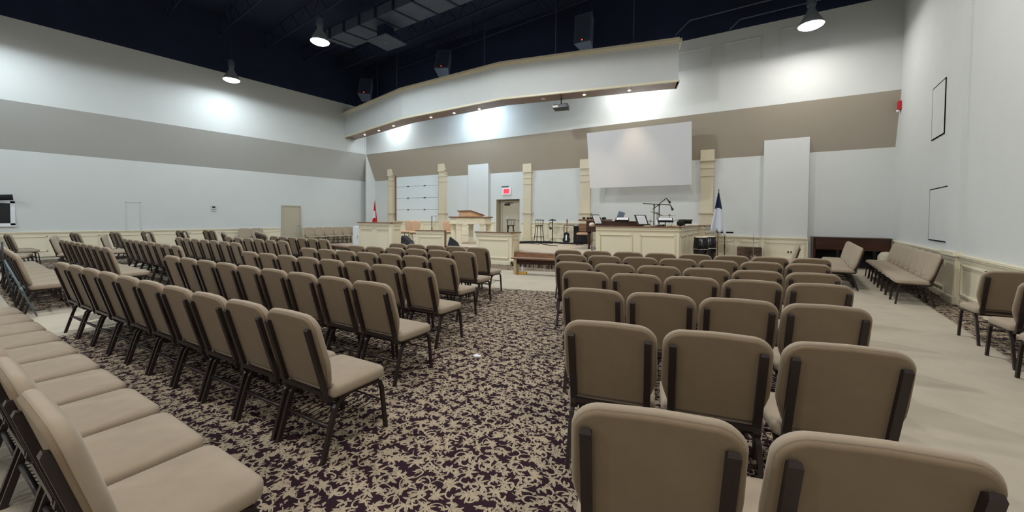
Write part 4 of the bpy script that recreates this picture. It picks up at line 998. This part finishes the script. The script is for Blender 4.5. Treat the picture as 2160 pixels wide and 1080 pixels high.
# ------------------------------------------------------------------ items at right of stage
MT['patch'] = wood('patchy_brown', (22, 18, 16), (104, 78, 58), .5, (2.2, 2.2, 3.5))
t = thing('floor_box', 'brown and black box on the floor by the right wainscot', 'box', (-1.22, 15.3, 0), .1)
b = MB(); b.box(-.36, .36, -.2, .2, 0, .56, bev=.01); b.build('body', 'patch', t)
t['label'] = 'patchy brown and black box on the floor by the right wainscot'
t = thing('hi_hat_stand', 'thin metal hi-hat stand in front of the brown box', 'cymbal stand', (-1.06, 14.7, 0))
b = MB(); tripod(b, 0, 0, 0, .25, .35); b.tube([(0, 0, .2), (0, 0, 1.1)], .009, 6); b.build('stand', 'chrome', t)
b = MB(); b.lathe([(0, .89), (.03, .885), (.2, .87), (.2, .866), (0, .87)], seg=24); b.build('cymbal', 'brass', t)
b = MB(); b.lathe([(.0, .35), (.05, .34), (.09, .3), (.06, .24), (0, .22)], seg=10, smooth=False); b.build('clutch', 'chrome', t)
t = thing('console_table', 'long dark brown console with open black space below, right rear corner', 'console', (1.38, byy(1.38, .25), 0), .0997)
b = MB(); b.box(-.92, .92, -.3, .3, .92, .97, bev=.006); b.build('top', 'darkwood', t)
b = MB(); b.box(-.9, .9, -.28, -.25, .58, .92); b.build('apron', 'darkwood', t)
b = MB(); b.box(-.9, .9, .2, .24, 0, .92); b.build('back_panel', 'blackcloth', t)
for x in (-.88, .88): b = MB(); b.box(x-.03, x+.03, -.28, .24, 0, .92); b.build('side_panel', 'darkwood', t)
for x in (-.3, .55): b = MB(); b.box(x-.04, x+.04, -.27, -.2, 0, .6); b.build('leg', 'blackmetal', t)
b = MB(); b.lathe([(0, .62), (.12, .6), (.19, .5), (.2, .1), (.17, 0)], (2.12, 14.9, 0), 16); o = b.build('grey_bin', 'door'); tag(o, 'small grey rounded bin in the corner beside the console', 'bin')
# outlet on wainscot
t = thing('wall_outlet', 'small double outlet on the cream panelling behind the sideways pair', 'outlet', (-.1, byy(-.1, .42)-.022, .42), .0997)
b = MB(); b.box(-.08, .08, -.008, .0, -.05, .05); b.build('plate', 'cream', t)
b = MB(); b.box(-.06, -.02, -.011, -.008, -.03, .03); b.box(.02, .06, -.011, -.008, -.03, .03); b.build('sockets', 'blackmetal', t)
# stand behind the far left row
t = thing('tripod_stand', 'folded tripod stand with one pale blue leg beyond the left aisle', 'tripod stand', (-9.02, -.02, 0), 0)
MT['bluemetal'] = mat('pale_blue_metal', (96, 112, 118), .4, metal=.4)
apex = Vector((0, 0, .9))
for foot, m_ in ((( .06, .29, .012), 'bluemetal'), ((.10, .13, .012), 'blackmetal'), ((-.12, -.34, .012), 'blackmetal')):
    f_ = Vector(foot); b = MB(); b.tube([apex.lerp(f_, .04), apex.lerp(f_, .55), f_], [.014, .012, .010], 8); b.tube([apex.lerp(f_, .5), apex.lerp(f_, .6)], .018, 8); o = b.build('leg', m_, t)
    if m_ == 'bluemetal': o['label'] = 'pale blue metal leg'
b = MB(); b.tube([(0, 0, .45), (0, 0, 1.12)], .013, 8); b.build('column', 'blackmetal', t)
